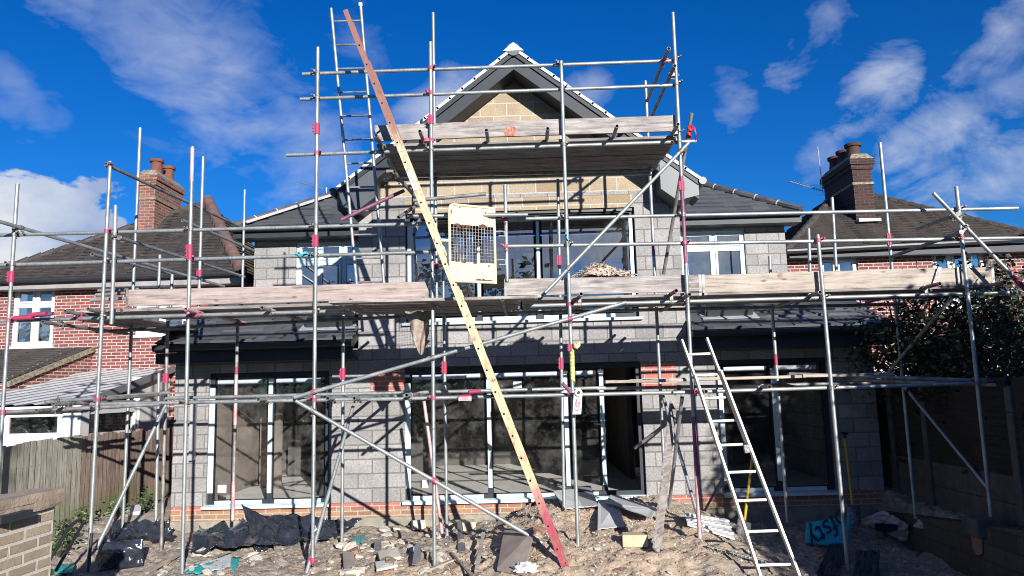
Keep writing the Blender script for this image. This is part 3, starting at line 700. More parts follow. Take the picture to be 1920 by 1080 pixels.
# conservatory of the left neighbour
CV = thing('conservatory', 'white framed conservatory with a corrugated sheet roof behind the wooden fence', 'conservatory', (-9.5, 14, 0))
zl, zh = 2.10, 2.83; CXR = -8.05
def corr(u, v):
    x = -14+(CXR+14)*u; y = 13.42+(16.94-13.42)*v
    return V((x, y, zl+(zh-zl)*v-.02+.022*max(0, min(1, 7*(.25-abs(((x-.75*y)/.37) % 1-.5))))))
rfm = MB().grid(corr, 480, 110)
rfm.mi = [0 if abs((((sum(rfm.v[i].x for i in f)-.75*sum(rfm.v[i].y for i in f))/4)/.37) % 1-.5) < .27 else 1 for f in rfm.f]  # strips between ribs take a dark colour standing for rib shade
rfm.build('corrugated_roof', [mat('pale_corrugated_sheet', (.486, .486, .486), (.347, .347, .361), 3, .45), mat('rib_shade_sheet', (.10, .10, .11), (.14, .14, .15), 5, .5)], CV, smooth=True)
MB().slab([(CXR+.01, 13.4, zl-.10), (CXR+.01, 16.9, zh-.10), (CXR+.01, 16.9, zh+.05), (CXR+.01, 13.4, zl+.05)], (.03, 0, 0)).build('verge_board', mat('grey_verge_board', (.17, .18, .20), (.12, .13, .14), 3, .5), CV)
MB().box(-14, CXR, 13.40, 13.44, zl-.14, zl-.045).build('fascia', M['white'], CV)
c = MB(); c.box(-14, -8.45, 13.55, 13.75, 0, 1.45); c.box(-8.45, -8.12, 13.53, 13.80, 1.3, 2.0); c.box(-8.30, -8.12, 13.801, 16.9, 0, 1.45); c.box(-8.30, -8.12, 15.6, 16.9, 1.451, 2.6); c.build('wall', M['white'], CV)
casement(CV, -14.0, -8.452, 1.452, 1.98, 13.58, (.2, .4, .6, .8), None, M['white'], M['glass_up'], w=.07)
s = MB(); X_ = -8.16
for a, b, z0, z1 in ((13.8, 15.6, 1.452, 1.52), (13.8, 15.6, 1.88, 1.96), (13.8, 13.88, 1.521, 1.879), (15.52, 15.6, 1.521, 1.879)): s.box(X_-.06, X_, a, b, z0, z1)
sw = s.build('window', M['white'], CV)
MB().box(X_-.035, X_-.03, 13.88, 15.52, 1.52, 1.88).build('pane', M['glass'], sw)
# ------------------------------------------------------------------ scaffold
SC = thing('scaffold', 'galvanised tube scaffold with timber platforms and pink painted fittings wrapped round the block house', 'scaffold', (0, 9.3, 0))
YO, YI = 9.3, 10.7
R_ = .0242
segs = []   # (object, a, b, kind)
def tube(name, a, b, m='tube', kind=None, r=R_):
    mb = MB().tube(a, b, r, 14, True)
    o = mb.build(name, M[m], SC, smooth='auto'); segs.append((o, V(a), V(b), kind or name)); return o
def standard(x0, y0, x1, y1, Y, m='tube', bands=(), sleeves=(), Yb=None):
    a, b = P(x0, y0, Y), P(x1, y1, Yb or Y)
    o = tube('standard', a, b, m)
    at = lambda py: a+(b-a)*((py-y0)/(y1-y0))
    for p0, p1, mm in bands:
        MB().tube(at(p0), at(p1), R_+.0012, 14, False, False).build('paint_band', M[mm], o, smooth='auto')
    for p0, p1 in sleeves:
        c0, c1 = at(p0), at(p1); d = (c1-c0).normalized()
        s = MB().tube(c0, c1, R_+.010, 12, False); n = V((0, -1, 0))
        for t in (.2, .5, .8):
            c = c0.lerp(c1, t); s.tube(c+V((-.03, -.02, 0)), c+V((-.052, -.035, 0)), .009, 6, False)
        s.beam(c0+V((-.028, -.012, 0)), c1+V((-.028, -.012, 0)), .022, .03, (0, -1, 0))
        s.build('joint_sleeve', M['pink'], o, bevel=.002)
    return o
# outer row
standard(33, 345, -16, 1092, YO, sleeves=[(518, 540)])
standard(207, 303, 165, 1082, YO)
standard(217, 385, 209, 608, 9.21)
standard(361, 275, 341, 1085, YO, bands=[(278, 345, 'palepink')], sleeves=[(470, 498)])
standard(596, 89, 586, 1056, YO, sleeves=[(243, 265), (462, 485)])
standard(807, 79, 815, 1066, YO, sleeves=[(228, 246), (447, 468)])
standard(1052, 122, 1084, 1030, YO, sleeves=[(665, 678)])
standard(1261.5, 24, 1314, 1044, YO, bands=[(352, 520, 'purple'), (800, 905, 'purple'), (905, 1020, 'palepink')], sleeves=[(362, 380)])
standard(1533, 440, 1590, 1070, YO)
standard(1793, 350, 1861, 990, YO)
standard(947, 347, 951, 528, 9.36)
# inner row
standard(263, 240, 230, 990, YI+.1)
standard(381, 294, 372, 592, YI, sleeves=[(508, 520)])
standard(315, 596, 302, 1037, YI, 'tube_dull', sleeves=[(703, 722)])
standard(298, 700, 292, 992, 11.2)
standard(300, 478, 296, 575, 11.2); standard(323, 515, 320, 575, YI+.2)
standard(459, 356, 454, 560, 13.2)
standard(446, 600, 436, 977, YI, 'tube_dull', bands=[(700, 800, 'palepink'), (690, 705, 'pink'), (905, 975, 'palepink')])
standard(644, 575, 641, 1021, YI, sleeves=[(694, 716)])
standard(812, 24, 819, 560, YI, sleeves=[(496, 508)])
standard(831, 505, 838, 1004, YI, sleeves=[(683, 706)])
standard(1046, 336, 1058, 968, YI, sleeves=[(486, 507), (680, 702)])
standard(1210, 152, 1250, 978, YI, bands=[(476, 496, 'purple')])
standard(1447, 570, 1477, 979, YI, bands=[(667, 688, 'pink')])
standard(1650, 268, 1717, 972, YI, sleeves=[(447, 470)])
standard(1560, 370, 1571, 560, YI+.2)
standard(1516, 429, 1520, 545, YI)
standard(1443, 480, 1446, 545, YI+.25)
# ledgers and guard rails
def ledger(x0, y0, x1, y1, Y, name='ledger', m='tube', Yb=None): return tube(name, P(x0, y0, Y), P(x1, y1, Yb or Y), m)
OI = YO+.053; IO = YI-.053
ledger(567, 139, 1262, 114, OI, 'guard_rail'); ledger(563, 186, 1264, 160, OI, 'guard_rail')
ledger(537, 291, 1305, 265, OI)
ledger(-30, 442, 812, 419, OI, 'guard_rail'); ledger(949, 411, 1908, 390.5, OI, 'guard_rail')
ledger(-30, 498, 810, 472.5, OI, 'guard_rail'); ledger(949, 462, 1918, 446, OI, 'guard_rail')
ledger(-10, 602, 646, 583, OI); ledger(993, 573.5, 1912, 548, OI)
ledger(-14, 774, 300, 758, OI, m='tube_dull'); ledger(170, 758, 690, 748, OI, Yb=OI+.01)
ledger(690, 749, 1296, 735, OI+.05); ledger(1262, 736, 1850, 718, OI)
ledger(720, 338, 1222, 325, IO); ledger(735, 331, 1218, 319, IO-.35, m='tube_dull')
ledger(180, 622, 790, 592, IO, m='tube_dull'); ledger(770, 591, 1700, 570, IO, m='tube_dull')
ledger(310, 747, 706, 737, IO); ledger(690, 738, 1135, 727, IO); ledger(1120, 729, 1868, 713, IO, m='tube_dull')
ledger(805, 377+1, 990, 404-1, YI+.05, 'guard_rail') if False else None
ledger(767, 405.5, 990, 402.5, 9.24, 'guard_rail')
ledger(775, 376, 911, 363.5, 9.12, 'guard_rail', 'tube_dull')
# transoms: tubes running towards the wall
def transom(px, py, Y0, Y1, m='tube_dull', dz=0, dx=0):
    a = P(px, py, Y0); return tube('transom', a, V((a.x+dx, Y1, a.z+dz)), m)
for p in ((705, 254), (787, 246), (912, 244), (1027, 241), (1157, 236), (1271, 233)): transom(*p, 8.98, 10.95, dz=-.05 if p[0] < 800 else 0)
transom(1254, 91, 9.02, 10.95, dz=-.02); transom(1265, 123, 9.02, 10.95, dz=-.02)
for p, mm in (((348, 580), 'palepink'), ((491, 577), 'tube_dull'), ((657, 563), 'tube_dull'), ((806, 560), 'tube_dull'), ((942, 561), 'tube_dull'), ((1090, 551), 'tube_dull'), ((1268, 545), 'purple'), ((1293, 552), 'tube_dull'), ((1538, 548), 'tube_dull'), ((1762, 532), 'purple'), ((1884, 529), 'tube_dull'), ((122, 584), 'tube_dull'), ((165, 580), 'tube_dull'), ((80, 604), 'tube_dull')):
    transom(*p, 9.02, 10.98, mm)
for p in ((614, 747), (664, 747), (762, 741), (484, 749)): transom(*p, 9.06, 11.75, 'tube')
for p in ((1324, 734), (1443, 725), (924, 742), (68, 770), (100, 758)): transom(*p, 9.06, 10.95)
tube('transom', P(84, 754, 9.25), P(318, 736, 10.6), 'tube'); tube('transom', P(180, 749, 9.3), P(310, 739, 10.6), 'tube_dull')
tube('transom', P(1480, 701, 10.3), P(1864, 714, 9.3), 'tube_dull'); tube('transom', P(1600, 712, 10.5), P(1868, 722, 9.2), 'tube_dull')
tube('transom', P(170, 563, 9.9), P(250, 559, 9.9), 'tube'); tube('transom', P(180, 553, 10.6), P(262, 548, 10.6), 'tube_dull'); tube('transom', P(184, 545, 10.9), P(262, 541, 10.9), 'tube_dull')
tube('transom', P(30, 596, 9.24), P(100, 588, 9.24), 'purple')
# braces and returns
def brace(x0, y0, Y0, x1, y1, Y1, m='tube', name='brace'): return tube(name, P(x0, y0, Y0), P(x1, y1, Y1), m)
brace(552, 745, 9.24, 1174, 567, 9.24); brace(555, 752, 9.24, 1042, 1033, 9.24); brace(1291, 268, 9.24, 1022, 549, 9.22)
brace(1750, 362, 9.1, 1928, 548, 9.1)
brace(1697, 726, 10.62, 1908, 983, 9.36); brace(1787, 556, 9.4, 1664, 700, 10.6, 'tube_dull')
brace(309, 763, 10.4, 180, 1030, 9.45); brace(662, 762, 10.5, 573, 1080, 9.2); brace(795, 752, 10.6, 829, 1000, 10.6, 'palepink')
brace(1243, 742, 10.6, 1336, 1062, 9.5); brace(1279, 745, 9.6, 1251, 978, 10.9); brace(1297, 212, 9.36, 1244, 514, 10.55, 'tube_dull')
brace(1190, 840, 10.9, 1275, 775, 10.4, 'tube_dull')
for x0, y0, Y0, x1, y1, Y1 in ((198, 308, 9.24, 455, 427, 13.3), (228, 447, 9.24, 458, 519, 13.3), (-6, 414, 8.95, 420, 537, 13.2), (342, 413, 10.9, 476, 470, 13.4), (173, 477, 9.5, 320, 514, 12.2)):
    brace(x0, y0, Y0, x1, y1, Y1, 'tube_dull' if y0 < 310 else 'tube', 'guard_rail')
brace(739, 323, 8.9, 806, 400, 9.9, 'tube_dull'); brace(640, 412, 9.24, 758, 357, 9.35, 'purple'); brace(747, 408, 9.0, 786, 382, 9.9, 'tube_dull')
brace(776, 440, 9.6, 788, 408, 9.8, 'tube_dull'); brace(1055, 719, 9.24, 1072, 738, 9.3, 'purple')
for x0, y0, x1, y1 in ((1795, 402, 1690, 438), (1800, 436, 1640, 490)): brace(x0, y0, 9.1, x1+30, y1-8, 10.7, 'tube_dull', 'guard_rail')
MB().tube(P(1897, 516, 9.1), P(1926, 546, 9.1), .030, 14, False).build('joint_sleeve', M['pink'], segs[-1][0], smooth='auto')
MB().tube(P(1852, 714, 9.3), P(1866, 715, 9.3), .029, 12, False).build('joint_sleeve', M['pink'], segs[-1][0], smooth='auto')
for a, b, Y in (((861, 745), (884, 744), 9.33), ((880, 735), (902, 733), 10.6), ((27, 597), (62, 595), 9.2), ((55, 591), (88, 588), 9.2)):
    MB().tube(P(*a, Y), P(*b, Y), .031, 12, False).build('joint_sleeve', M['pink'], segs[60][0], smooth='auto')
pl_ = MB(); a = P(860, 750, 9.26); pl_.box(a.x, a.x+.16, 9.245, 9.25, a.z-.012, a.z+.04); pl_.build('tag_plate', M['palepink'], segs[60][0])

# couplers wherever an upright meets a horizontal or raking tube
def near(a, b, c, d):
    u, v, w0 = b-a, d-c, a-c
    A_, B_, C_, D_, E_ = u.dot(u), u.dot(v), v.dot(v), u.dot(w0), v.dot(w0); den = A_*C_-B_*B_
    if abs(den) < 1e-8: return None
    s, t = (B_*E_-C_*D_)/den, (A_*E_-B_*D_)/den
    if not (-.01 <= s <= 1.01 and -.01 <= t <= 1.01): return None
    p, q = a+u*s, c+v*t
    return (p, q) if (p-q).length < .105 else None
cnt = 0
hits = []
for o, a, b, k in segs:
    if k != 'standard': continue
    for o2, c, d, k2 in segs:
        if k2 == 'standard': continue
        r = near(a, b, c, d)
        if r: hits.append((r[0].y, o, (b-a).normalized(), (d-c).normalized(), r))
for o, a, b, k in segs:
    if k not in ('ledger', 'guard_rail'): continue
    for o2, c, d, k2 in segs:
        if k2 in ('transom', 'brace') and c.y > 0:
            r = near(a, b, c, d)
            if r: hits.append((r[0].y+.02, o2, (d-c).normalized(), (b-a).normalized(), (r[1], r[0])))
hits.sort(key=lambda h: h[0])
rnd = random.Random(11); done = []
for _, o, d1, d2, (p, q) in hits:
    if cnt >= 98: break
    if any((p-e).length < .06 for e in done): continue
    done.append(p); cnt += 1
    mb = MB(); mb.tube(p-d1*.026, p+d1*.026, R_+.008, 12, False); mb.tube(q-d2*.026, q+d2*.026, R_+.008, 12, False)
    m_ = (p+q)/2; sd = d1.cross(d2).normalized()
    if sd.y > 0: sd = -sd
    mb.beam(m_-sd*.03, m_+sd*.03, .045, .045, d1)
    e1 = d2*(1 if rnd.random() < .5 else -1)
    mb.beam(p+e1*.03-d1*.018, p+e1*.055-d1*.018, .022, .035, d1)
    mb.tube(p+e1*.048+sd*-.012, p+e1*.062+sd*.05-d1*.02, .0075, 6, False); mb.tube(p+e1*.058+sd*.038-d1*.016, p+e1*.063+sd*.055-d1*.022, .015, 6, False)
    mb.tube(q+d1*.045, q+d1*.06+sd*.045, .0075, 6, False); mb.tube(q+d1*.056+sd*.034, q+d1*.061+sd*.05, .014, 6, False)
    mb.build('coupler', M['coupler_pink' if rnd.random() < .36 else 'coupler'], o, bevel=.002)

# timber: decks and toe boards
def board(name, a, b, w_, h_, m, up=(0, 0, 1), sag=.004):
    mb = MB(); n = 8; a, b = V(a), V(b)
    d = (b-a).normalized(); sd = d.cross(V(up)).normalized(); u = sd.cross(d)
    ph = random.random()*9
    for i in range(n+1):
        t = i/n; c = a.lerp(b, t)+u*(-sag*4*t*(1-t))+sd*.004*math.sin(ph+t*5)
        mb.v += [c-sd*w_/2-u*h_/2, c+sd*w_/2-u*h_/2, c+sd*w_/2+u*h_/2, c-sd*w_/2+u*h_/2]
    for i in range(n):
        for k in range(4):
            k2 = (k+1) % 4; mb.f.append([i*4+k, i*4+k2, i*4+4+k2, i*4+4+k]); mb.mi.append(0)
    mb.f += [[3, 2, 1, 0], [n*4, n*4+1, n*4+2, n*4+3]]; mb.mi += [0, 0]
    o = mb.build(name, M[m], SC, bevel=.003)
    for k in range(2):       # hooped steel end bands
        c, dd = (a, d) if k == 0 else (b, -d)
        if h_ < .06: MB().beam(c-dd*.001+dd*.0, c+dd*.035, w_+.004, h_+.004, up).build('end_hoop', M['tube_dull'], o)
    return o
def toe(x0, y0, x1, y1, Y, drop, m):
    a, b = P(x0, y0, Y), P(x1, y1, Y); c = V((0, 0, -drop/2))
    return board('toe_board', a+c, b+c, drop, .036, m, (0, 1, 0), 0)
t_up = toe(703, 236, 1265, 216.5, YO+.09, .215, 'board')
toe(238, 544, 803.5, 528.5, YO+.09, .215, 'board_pink'); toe(945.5, 523.5, 1314, 515.5, YO+.09, .215, 'board'); toe(1315, 515.5, 1861, 501, YO+.10, .23, 'board_pale')
t2 = toe(1206, 519, 1314, 516.5, YO+.135, .2, 'board')
# rust-red patch daubed on the upper toe board
c = P(957, 246, YO+.066); mb = MB(); vs = [c+V((.085*math.cos(t)*(1+.25*noise.noise(V((math.cos(t)*2, math.sin(t)*2, 5)))), 0, .068*math.sin(t)*(1+.3*noise.noise(V((math.cos(t)*2, math.sin(t)*2, 1)))))) for t in [2*math.pi*i/26 for i in range(26)]]
mb.add(vs, [tuple(range(26))]); mb.build('paint_patch', mat('rust_red_paint', (.30, .085, .05), (.42, .25, .20), 30, .9, lo=.42, hi=.6), t_up)
def deck(xa, xb, z, ys, m='deck', gap=.018, jx=0.08):
    for i, y in enumerate(ys):
        a = V((xa+random.uniform(-jx, jx), y, z+random.uniform(0, .006))); b = V((xb+random.uniform(-jx, jx), y+random.uniform(-.006, .006), z+random.uniform(0, .006)))
        board('deck_board', a, b, .225-gap*random.random(), .038, m)
zu = P(962, 275, 9.3).z+.028+.048+.022
deck(P(708, 240, 9.5).x, P(1262, 240, 9.5).x, zu, [9.49+.232*i for i in range(6)])
zm = P(590, 585, 9.3).z+.028+.048+.025
xs = [P(238, 560, 9.5).x, P(640, 560, 9.5).x, P(975, 560, 9.5).x, P(1314, 560, 9.5).x, P(1858, 560, 9.5).x]
for xa, xb in zip(xs, xs[1:]): deck(xa+.02, xb-.02, zm+random.uniform(0, .01), [9.50+.243*i for i in range(5)], gap=.05, jx=.015)
# boards laid on the transom ends at the loading bay, and lower lift boards
a, b = P(618, 566, 9.06), P(1008, 557, 9.06); board('deck_board', a+V((0, .07, 0)), b+V((0, .07, 0)), .225, .038, 'board')
zl_ = P(1300, 708, 10.2).z
for x0, x1, yy, dy in ((1134, 1302, 716, 0), (1282, 1520, 711, .02), (1500, 1668, 705, 0)): 
    a, b = P(x0, yy, 10.0), P(x1, yy-(x1-x0)*.024, 10.0); board('deck_board', a+V((0, dy, 0)), b+V((0, dy, 0)), .225, .038, 'board_pale')
a, b = P(1180, 714, 10.35), P(1500, 706, 10.35); board('deck_board', a, b, .225, .038, 'board')
# low left wing deck returning along the side of the house
deck(P(165, 575, 9.5).x, P(240, 575, 9.5).x, zm, [9.5, 9.75], 'board')
for k in range(3): board('deck_board', V((-6.0+.25*k, 9.9, zm-.03)), V((-6.0+.25*k, 13.3, zm-.03)), .22, .038, 'deck')
# toe board stubs clipped at the right end
for x0, x1 in ((1752, 1762), (1800, 1797)): MB().beam(P(x0, 533, 9.36), P(x1, 501, 9.36), .05, .02, (0, 1, 0)).build('board_clip', M['coupler'], SC)

# ------------------------------------------------------------------ things hung on or leaning against the scaffold
# yellow mesh gate
M['rust'] = mat('flaking_rust', (.07, .03, .022), (.17, .075, .045), 40, .95, 0, .4, 80)
GR = P(926, 391, 9.30); gl_ = P(840, 383, 9.0); GL = V((gl_.x, 9.0, GR.z)); hgt = GR.z-P(928, 531, 9.30).z
G_ = thing('loading_gate', 'cream yellow steel gate with wire mesh and rust spots hung open beside the long ladder', 'gate', (GR.x, GR.y, GR.z-hgt))
yel = mat('chipped_cream_paint', (.50, .47, .34), (.55, .52, .40), 5, .55, .1, .1, 40)
m, nt_, bs_ = nodes('rust_chipped_cream_paint'); v_ = vec(nt_, 'Object'); z_ = N(nt_, 'ShaderNodeSeparateXYZ'); nt_.links.new(v_, z_.inputs[0])
rn = ramp(nt_, noi(nt_, v_, 9, 5, .6), [(.60, (0, 0, 0)), (.63, (1, 1, 1))])
nt_.links.new(mixc(nt_, rn, (.50, .47, .34), (.12, .045, .03)), bs_.inputs['Base Color']); bs_.inputs['Roughness'].default_value = .6; M['yel'] = m
ax = (GR-GL); aw = ax.length; ax.normalize()
def gp(u, z): return GL+ax*u+V((0, 0, z-hgt))
f = MB(); w_ = .035
f.path([gp(.015, 0), gp(.015, hgt-.06), gp(.03, hgt-.02), gp(.07, hgt)], .019, 8); f.path([gp(.06, hgt), gp(aw, hgt)], .019, 8); f.path([gp(aw, hgt+.015), gp(aw, -.01)], .019, 8); f.path([gp(.015, .005), gp(aw, .005)], .019, 8)
f.build('gate_frame', yel, G_, smooth='auto')
nv = V((ax.y, -ax.x, 0))
for z0, z1 in ((.01, .25), (hgt-.25, hgt-.012)): MB().slab([gp(.03, z0), gp(aw-.015, z0), gp(aw-.015, z1), gp(.03, z1)], nv*.004).build('kick_panel', M['yel'], G_)
rg_ = random.Random(9)
for u0, z0, r0 in ((.12, hgt-.255, .045), (.20, hgt-.262, .03), (.27, hgt-.262, .035), (.47, hgt-.25, .06), (.40, .022, .05), (.48, .018, .055), (.55, .02, .05), (.20, .25, .03), (.35, .25, .03)):
    MB().slab([gp(min(max(u0+r0*rg_.uniform(.7, 1.2)*math.cos(t), .02), aw-.02), z0+.6*r0*rg_.uniform(.5, 1.2)*math.sin(t))+nv*.0045 for t in [2*math.pi*i/12 for i in range(12)]], nv*.001).build('rust_patch', M['rust'], G_)
f = MB()
k = 14
for i in range(1, k): f.tube(gp(.03+(aw-.045)*i/k, .24), gp(.03+(aw-.045)*i/k, hgt-.24), .0028, 5, False)
k = 11
for i in range(1, k): f.tube(gp(.03, .25+(hgt-.5)*i/k), gp(aw-.015, .25+(hgt-.5)*i/k), .0028, 5, False)
f.build('wire_mesh', mat('worn_mesh_wire', (.62, .60, .55), (.25, .16, .13), 12, .5, .5), G_)
f = MB()
for z in (.30, hgt-.30):
    e = gp(aw, z); f.path([e, e+V((.09, .0, .0)), e+V((.13, .02, 0)), e+V((.13, .02, -.06)), e+V((.05, .01, -.06))], .008, 6)
f.build('hinge', M['alu'], G_, smooth='auto')
f = MB(); f.tube(gp(-.11, hgt*.52), gp(.02, hgt*.52), .022, 10, True); f.build('latch_tube', yel, G_, smooth='auto')

# long ladder seen edge-on
def ramp_ladder():
    m, nt, bs = nodes('faded_painted_ladder'); bs.inputs['Roughness'].default_value = .6
    v = vec(nt, 'Object'); s = N(nt, 'ShaderNodeSeparateXYZ'); nt.links.new(v, s.inputs[0])
    n1 = noi(nt, v, 3.0, 5, .65); n2 = noi(nt, vec(nt, 'Object', (2, 2, .8)), 7, 6, .7)
    h = math_(nt, 'ADD', math_(nt, 'DIVIDE', s.outputs[2], 7.1), math_(nt, 'MULTIPLY', math_(nt, 'SUBTRACT', n2, .5), .10))
    base = ramp(nt, h, [(.0, (.26, .025, .055)), (.095, (.30, .04, .075)), (.14, (.42, .22, .18)), (.155, (.52, .44, .26)), (.5, (.57, .51, .32)), (.70, (.54, .47, .32)), (.77, (.21, .095, .08)), (1, (.21, .085, .08))])
    base = mixc(nt, ramp(nt, n2, [(.47, (0, 0, 0)), (.66, (.8,)*3)]), base, (.28, .13, .08))
    base = mixc(nt, ramp(nt, noi(nt, v, 9, 6, .7), [(.57, (0, 0, 0)), (.64, (.85,)*3)]), base, (.13, .06, .045))
    nt.links.new(base, bs.inputs['Base Color']); bump(nt, bs, n2, .3, .005); return m
YL = 8.72
a, b = P(647, 18, YL), P(1068, 1090, YL)
LT = thing('ladder', 'long faded yellow and red ladder leaning across the front of the scaffold', 'ladder', b)
mm = ramp_ladder(); d = (a-b).normalized(); Ln = (a-b).length; sd = V((d.z, 0, -d.x))   # sd: in-plane side direction (to the right)
hl = []
for k in range(26):
    t = .10+.272*k
    if t < Ln-.1: hl.append(t)
for yy in (YL, YL+.34):
    off = V((0, yy-YL, 0)); st = MB(); wd, th = .060, .028
    # stile with real round rung sockets
    q = lambda t, s, y: b+off+d*t+sd*s+V((0, y, 0))
    prev = 0
    for t in hl+[Ln]:
        if t == Ln: st.hexa([q(prev, -wd/2, 0), q(prev, wd/2, 0), q(prev, wd/2, th), q(prev, -wd/2, th), q(Ln, -wd/2, 0), q(Ln, wd/2, 0), q(Ln, wd/2, th), q(Ln, -wd/2, th)]); break
        st.hexa([q(prev, -wd/2, 0), q(prev, wd/2, 0), q(prev, wd/2, th), q(prev, -wd/2, th), q(t-.03, -wd/2, 0), q(t-.03, wd/2, 0), q(t-.03, wd/2, th), q(t-.03, -wd/2, th)])
        n = 16; inner = [q(t+.014*math.sin(2*math.pi*i/n), .014*math.cos(2*math.pi*i/n), 0) for i in range(n)]
        sq = []
        for i in range(n):
            c_, s_ = math.cos(2*math.pi*i/n), math.sin(2*math.pi*i/n); mxx = max(abs(c_), abs(s_)); sq.append(q(t+.03*s_/mxx, wd/2*c_/mxx, 0))
        vs = inner+sq+[p+V((0, th, 0)) for p in inner]+[p+V((0, th, 0)) for p in sq]; fs = []
        for i in range(n):
            j = (i+1) % n
            fs += [(i, j, n+j, n+i), (2*n+j, 2*n+i, 3*n+i, 3*n+j), (j, i, 2*n+i, 2*n+j), (n+i, n+j, 3*n+j, 3*n+i)]
        st.add(vs, fs); prev = t+.03
    st.build('stile', mm, LT)
    # second section lapped on the right-hand edge
    s2 = MB()
    for t0, t1 in ((.0, 3.6), (4.05, Ln-.75)): s2.beam(b+off+d*(t0+.02)+sd*(wd/2+.016)+V((0, .016, 0)), b+off+d*t1+sd*(wd/2+.016)+V((0, .016, 0)), .030, .020, sd)
    s2.build('sliding_stile', mm, LT)
for t in hl: MB().tube(b+d*t+V((0, .004, 0)), b+d*t+V((0, .364, 0)), .0138, 10, True).build('rung', M['tube_dull'], LT, smooth='auto')
c0 = b+d*(Ln-2.52); MB().slab([c0-sd*.03+V((0, -.002, 0)), c0+sd*.036+V((0, -.002, 0)), c0+sd*.036+d*.26+V((0, -.002, 0)), c0-sd*.03+d*.26+V((0, -.002, 0))], (0, .0015, 0)).build('paper_label', M['palepaper'] if 'palepaper' in M else mat('pale_sticker', (.6, .55, .5), (.4, .3, .28), 20, .8), LT)

# aluminium ladder on the right
LA = thing('ladder', 'bare aluminium ladder rising from the soil to the lower lift at the right', 'ladder', P(1460, 1092, 8.4))
def lad(x_, y_): # depth from height along the lean
    t = (y_-636)/(1092-636); t = t*1.0; return 9.28-(.9*t**1.0)
def stile(x0, y0, x1, y1, w, h, m, parent, n='stile', dy=0):
    a, b = P(x0, y0, lad(0, y0)+dy), P(x1, y1, lad(0, y1)+dy); MB().beam(a, b, w, h, (0, -1, .4)).build(n, m, parent, bevel=.003)
stile(1278, 637, 1352, 845, .026, .06, M['alu'], LA, dy=.055); stile(1325, 634, 1404, 843, .026, .06, M['alu'], LA, dy=.055)
stile(1303, 704, 1430, 1095, .028, .066, M['alu'], LA); stile(1351, 700-5, 1504, 1095, .028, .066, M['alu'], LA)
rgs = [(664, 1290, 1332), (703, 1305, 1346), (746, 1320, 1362), (789, 1335, 1380), (834, 1349, 1397), (885, 1364, 1417), (938, 1381, 1437), (996, 1400, 1459), (1059, 1420, 1483)]
for y, x0, x1 in rgs:
    Y = lad(0, y)+(.055 if y < 840 else .0); a, b = P(x0, y+1, Y), P(x1, y-1, Y); MB().beam(a, b, .032, .028, (0, -1, .4)).build('rung', M['alu'], LA, bevel=.006)
f = MB(); f.beam(P(1395, 842, 8.82), P(1406, 840, 8.82), .05, .09); f.build('guide_bracket', M['coupler'], LA)

# steel ladder at the top left
LS = thing('ladder', 'narrow steel pole ladder standing upright on the platform beside the gable eave', 'ladder', P(695, 540, 10.35))
ly = lambda y: 10.2+.15*(y-10)/530
for x0, y0, x1, y1 in ((621, 16, 669, 535), (676, 8, 720, 533)): MB().tube(P(x0, y0, ly(y0)), P(x1, y1, ly(y1)), .023, 12, True).build('stile', M['tube'], LS, smooth='auto')
for k in range(12):
    y = 40+k*44.5; t = (y-16)/(535-16); x0 = 621+48*t; x1 = 676+44*t
    MB().tube(P(x0, y, ly(y)), P(x1, y-1.5, ly(y)), .013, 8, False).build('rung', M['tube_dull'], LS, smooth='auto')
MB().tube(P(675.6, 6, 10.2), P(676, 12, 10.2), .030, 12, False).build('end_cap', M['white'], LS)

# hanging tag
TG = P(1084, 737, 9.12)
T0 = thing('scaffold_tag', 'white plastic inspection tag with red print hung on a transom end', 'tag', P(1078, 774, 9.12))
def tg(u, z): return TG+V((u+z*.10, 0, z))
n = 16; R0 = .052
vs = [tg(R0*math.cos(math.pi*i/n), R0*math.sin(math.pi*i/n)) for i in range(n+1)]+[tg(-.052, -.255), tg(.052, -.255)]
MB().slab(vs, (0, .006, 0)).build('plate', M['white'], T0, bevel=.001)
f = MB(); k = 18
vs = [tg(.030*math.cos(2*math.pi*i/k), .004+.030*math.sin(2*math.pi*i/k))+V((0, -.02, 0)) for i in range(k)]; f.path(vs+[vs[0]], .011, 8); f.build('ring', mat('ivory_plastic', (.75, .71, .62), None, 4, .4), T0, smooth='auto')
f = MB(); vs = [tg(.02*math.cos(2*math.pi*i/k), .004+.02*math.sin(2*math.pi*i/k))+V((0, -.012, 0)) for i in range(k)]; f.add(vs, [tuple(range(k))]); f.build('hole', M['black'], T0)
red = mat('dark_red_print', (.40, .03, .09), (.5, .12, .18), 40, .6); ink = M['black']
def letter(body, size, c, m, parent, rot=0, name='print', plane='xz', sx=1):
    cu = bpy.data.curves.new(name, 'FONT'); cu.body = body; cu.size = size; cu.align_x = 'CENTER'; cu.align_y = 'CENTER'; cu.extrude = .0004; cu.offset = .0012
    tmp = bpy.data.objects.new('tmp', cu); COL.objects.link(tmp); dg = bpy.context.evaluated_depsgraph_get(); dg.update()
    me = bpy.data.meshes.new_from_object(tmp.evaluated_get(dg)); bpy.data.objects.remove(tmp); bpy.data.curves.remove(cu)
    return me
def put_letter(body, size, c, m, parent, rot):
    me = letter(body, size, c, m, parent); R = Matrix.Rotation(rot, 3, 'Z')
    f = MB(); f.v = [c+V(((R@v.co).x, -.001-v.co.z, (R@v.co).y)) for v in me.vertices]; f.f = [list(p.vertices) for p in me.polygons]; f.mi = [0]*len(f.f)
    f.build('lettering', m, parent); bpy.data.meshes.remove(me)
put_letter('O', .085, tg(.0, -.185), red, T0, math.pi/2); f = MB(); c = tg(0, -.125)
for u in (-.026, -.009, .009, .026): f.box(c.x+u-.005, c.x+u+.005, c.y-.0015, c.y-.0005, c.z-.026, c.z+.026)
f.build('lettering', red, T0)
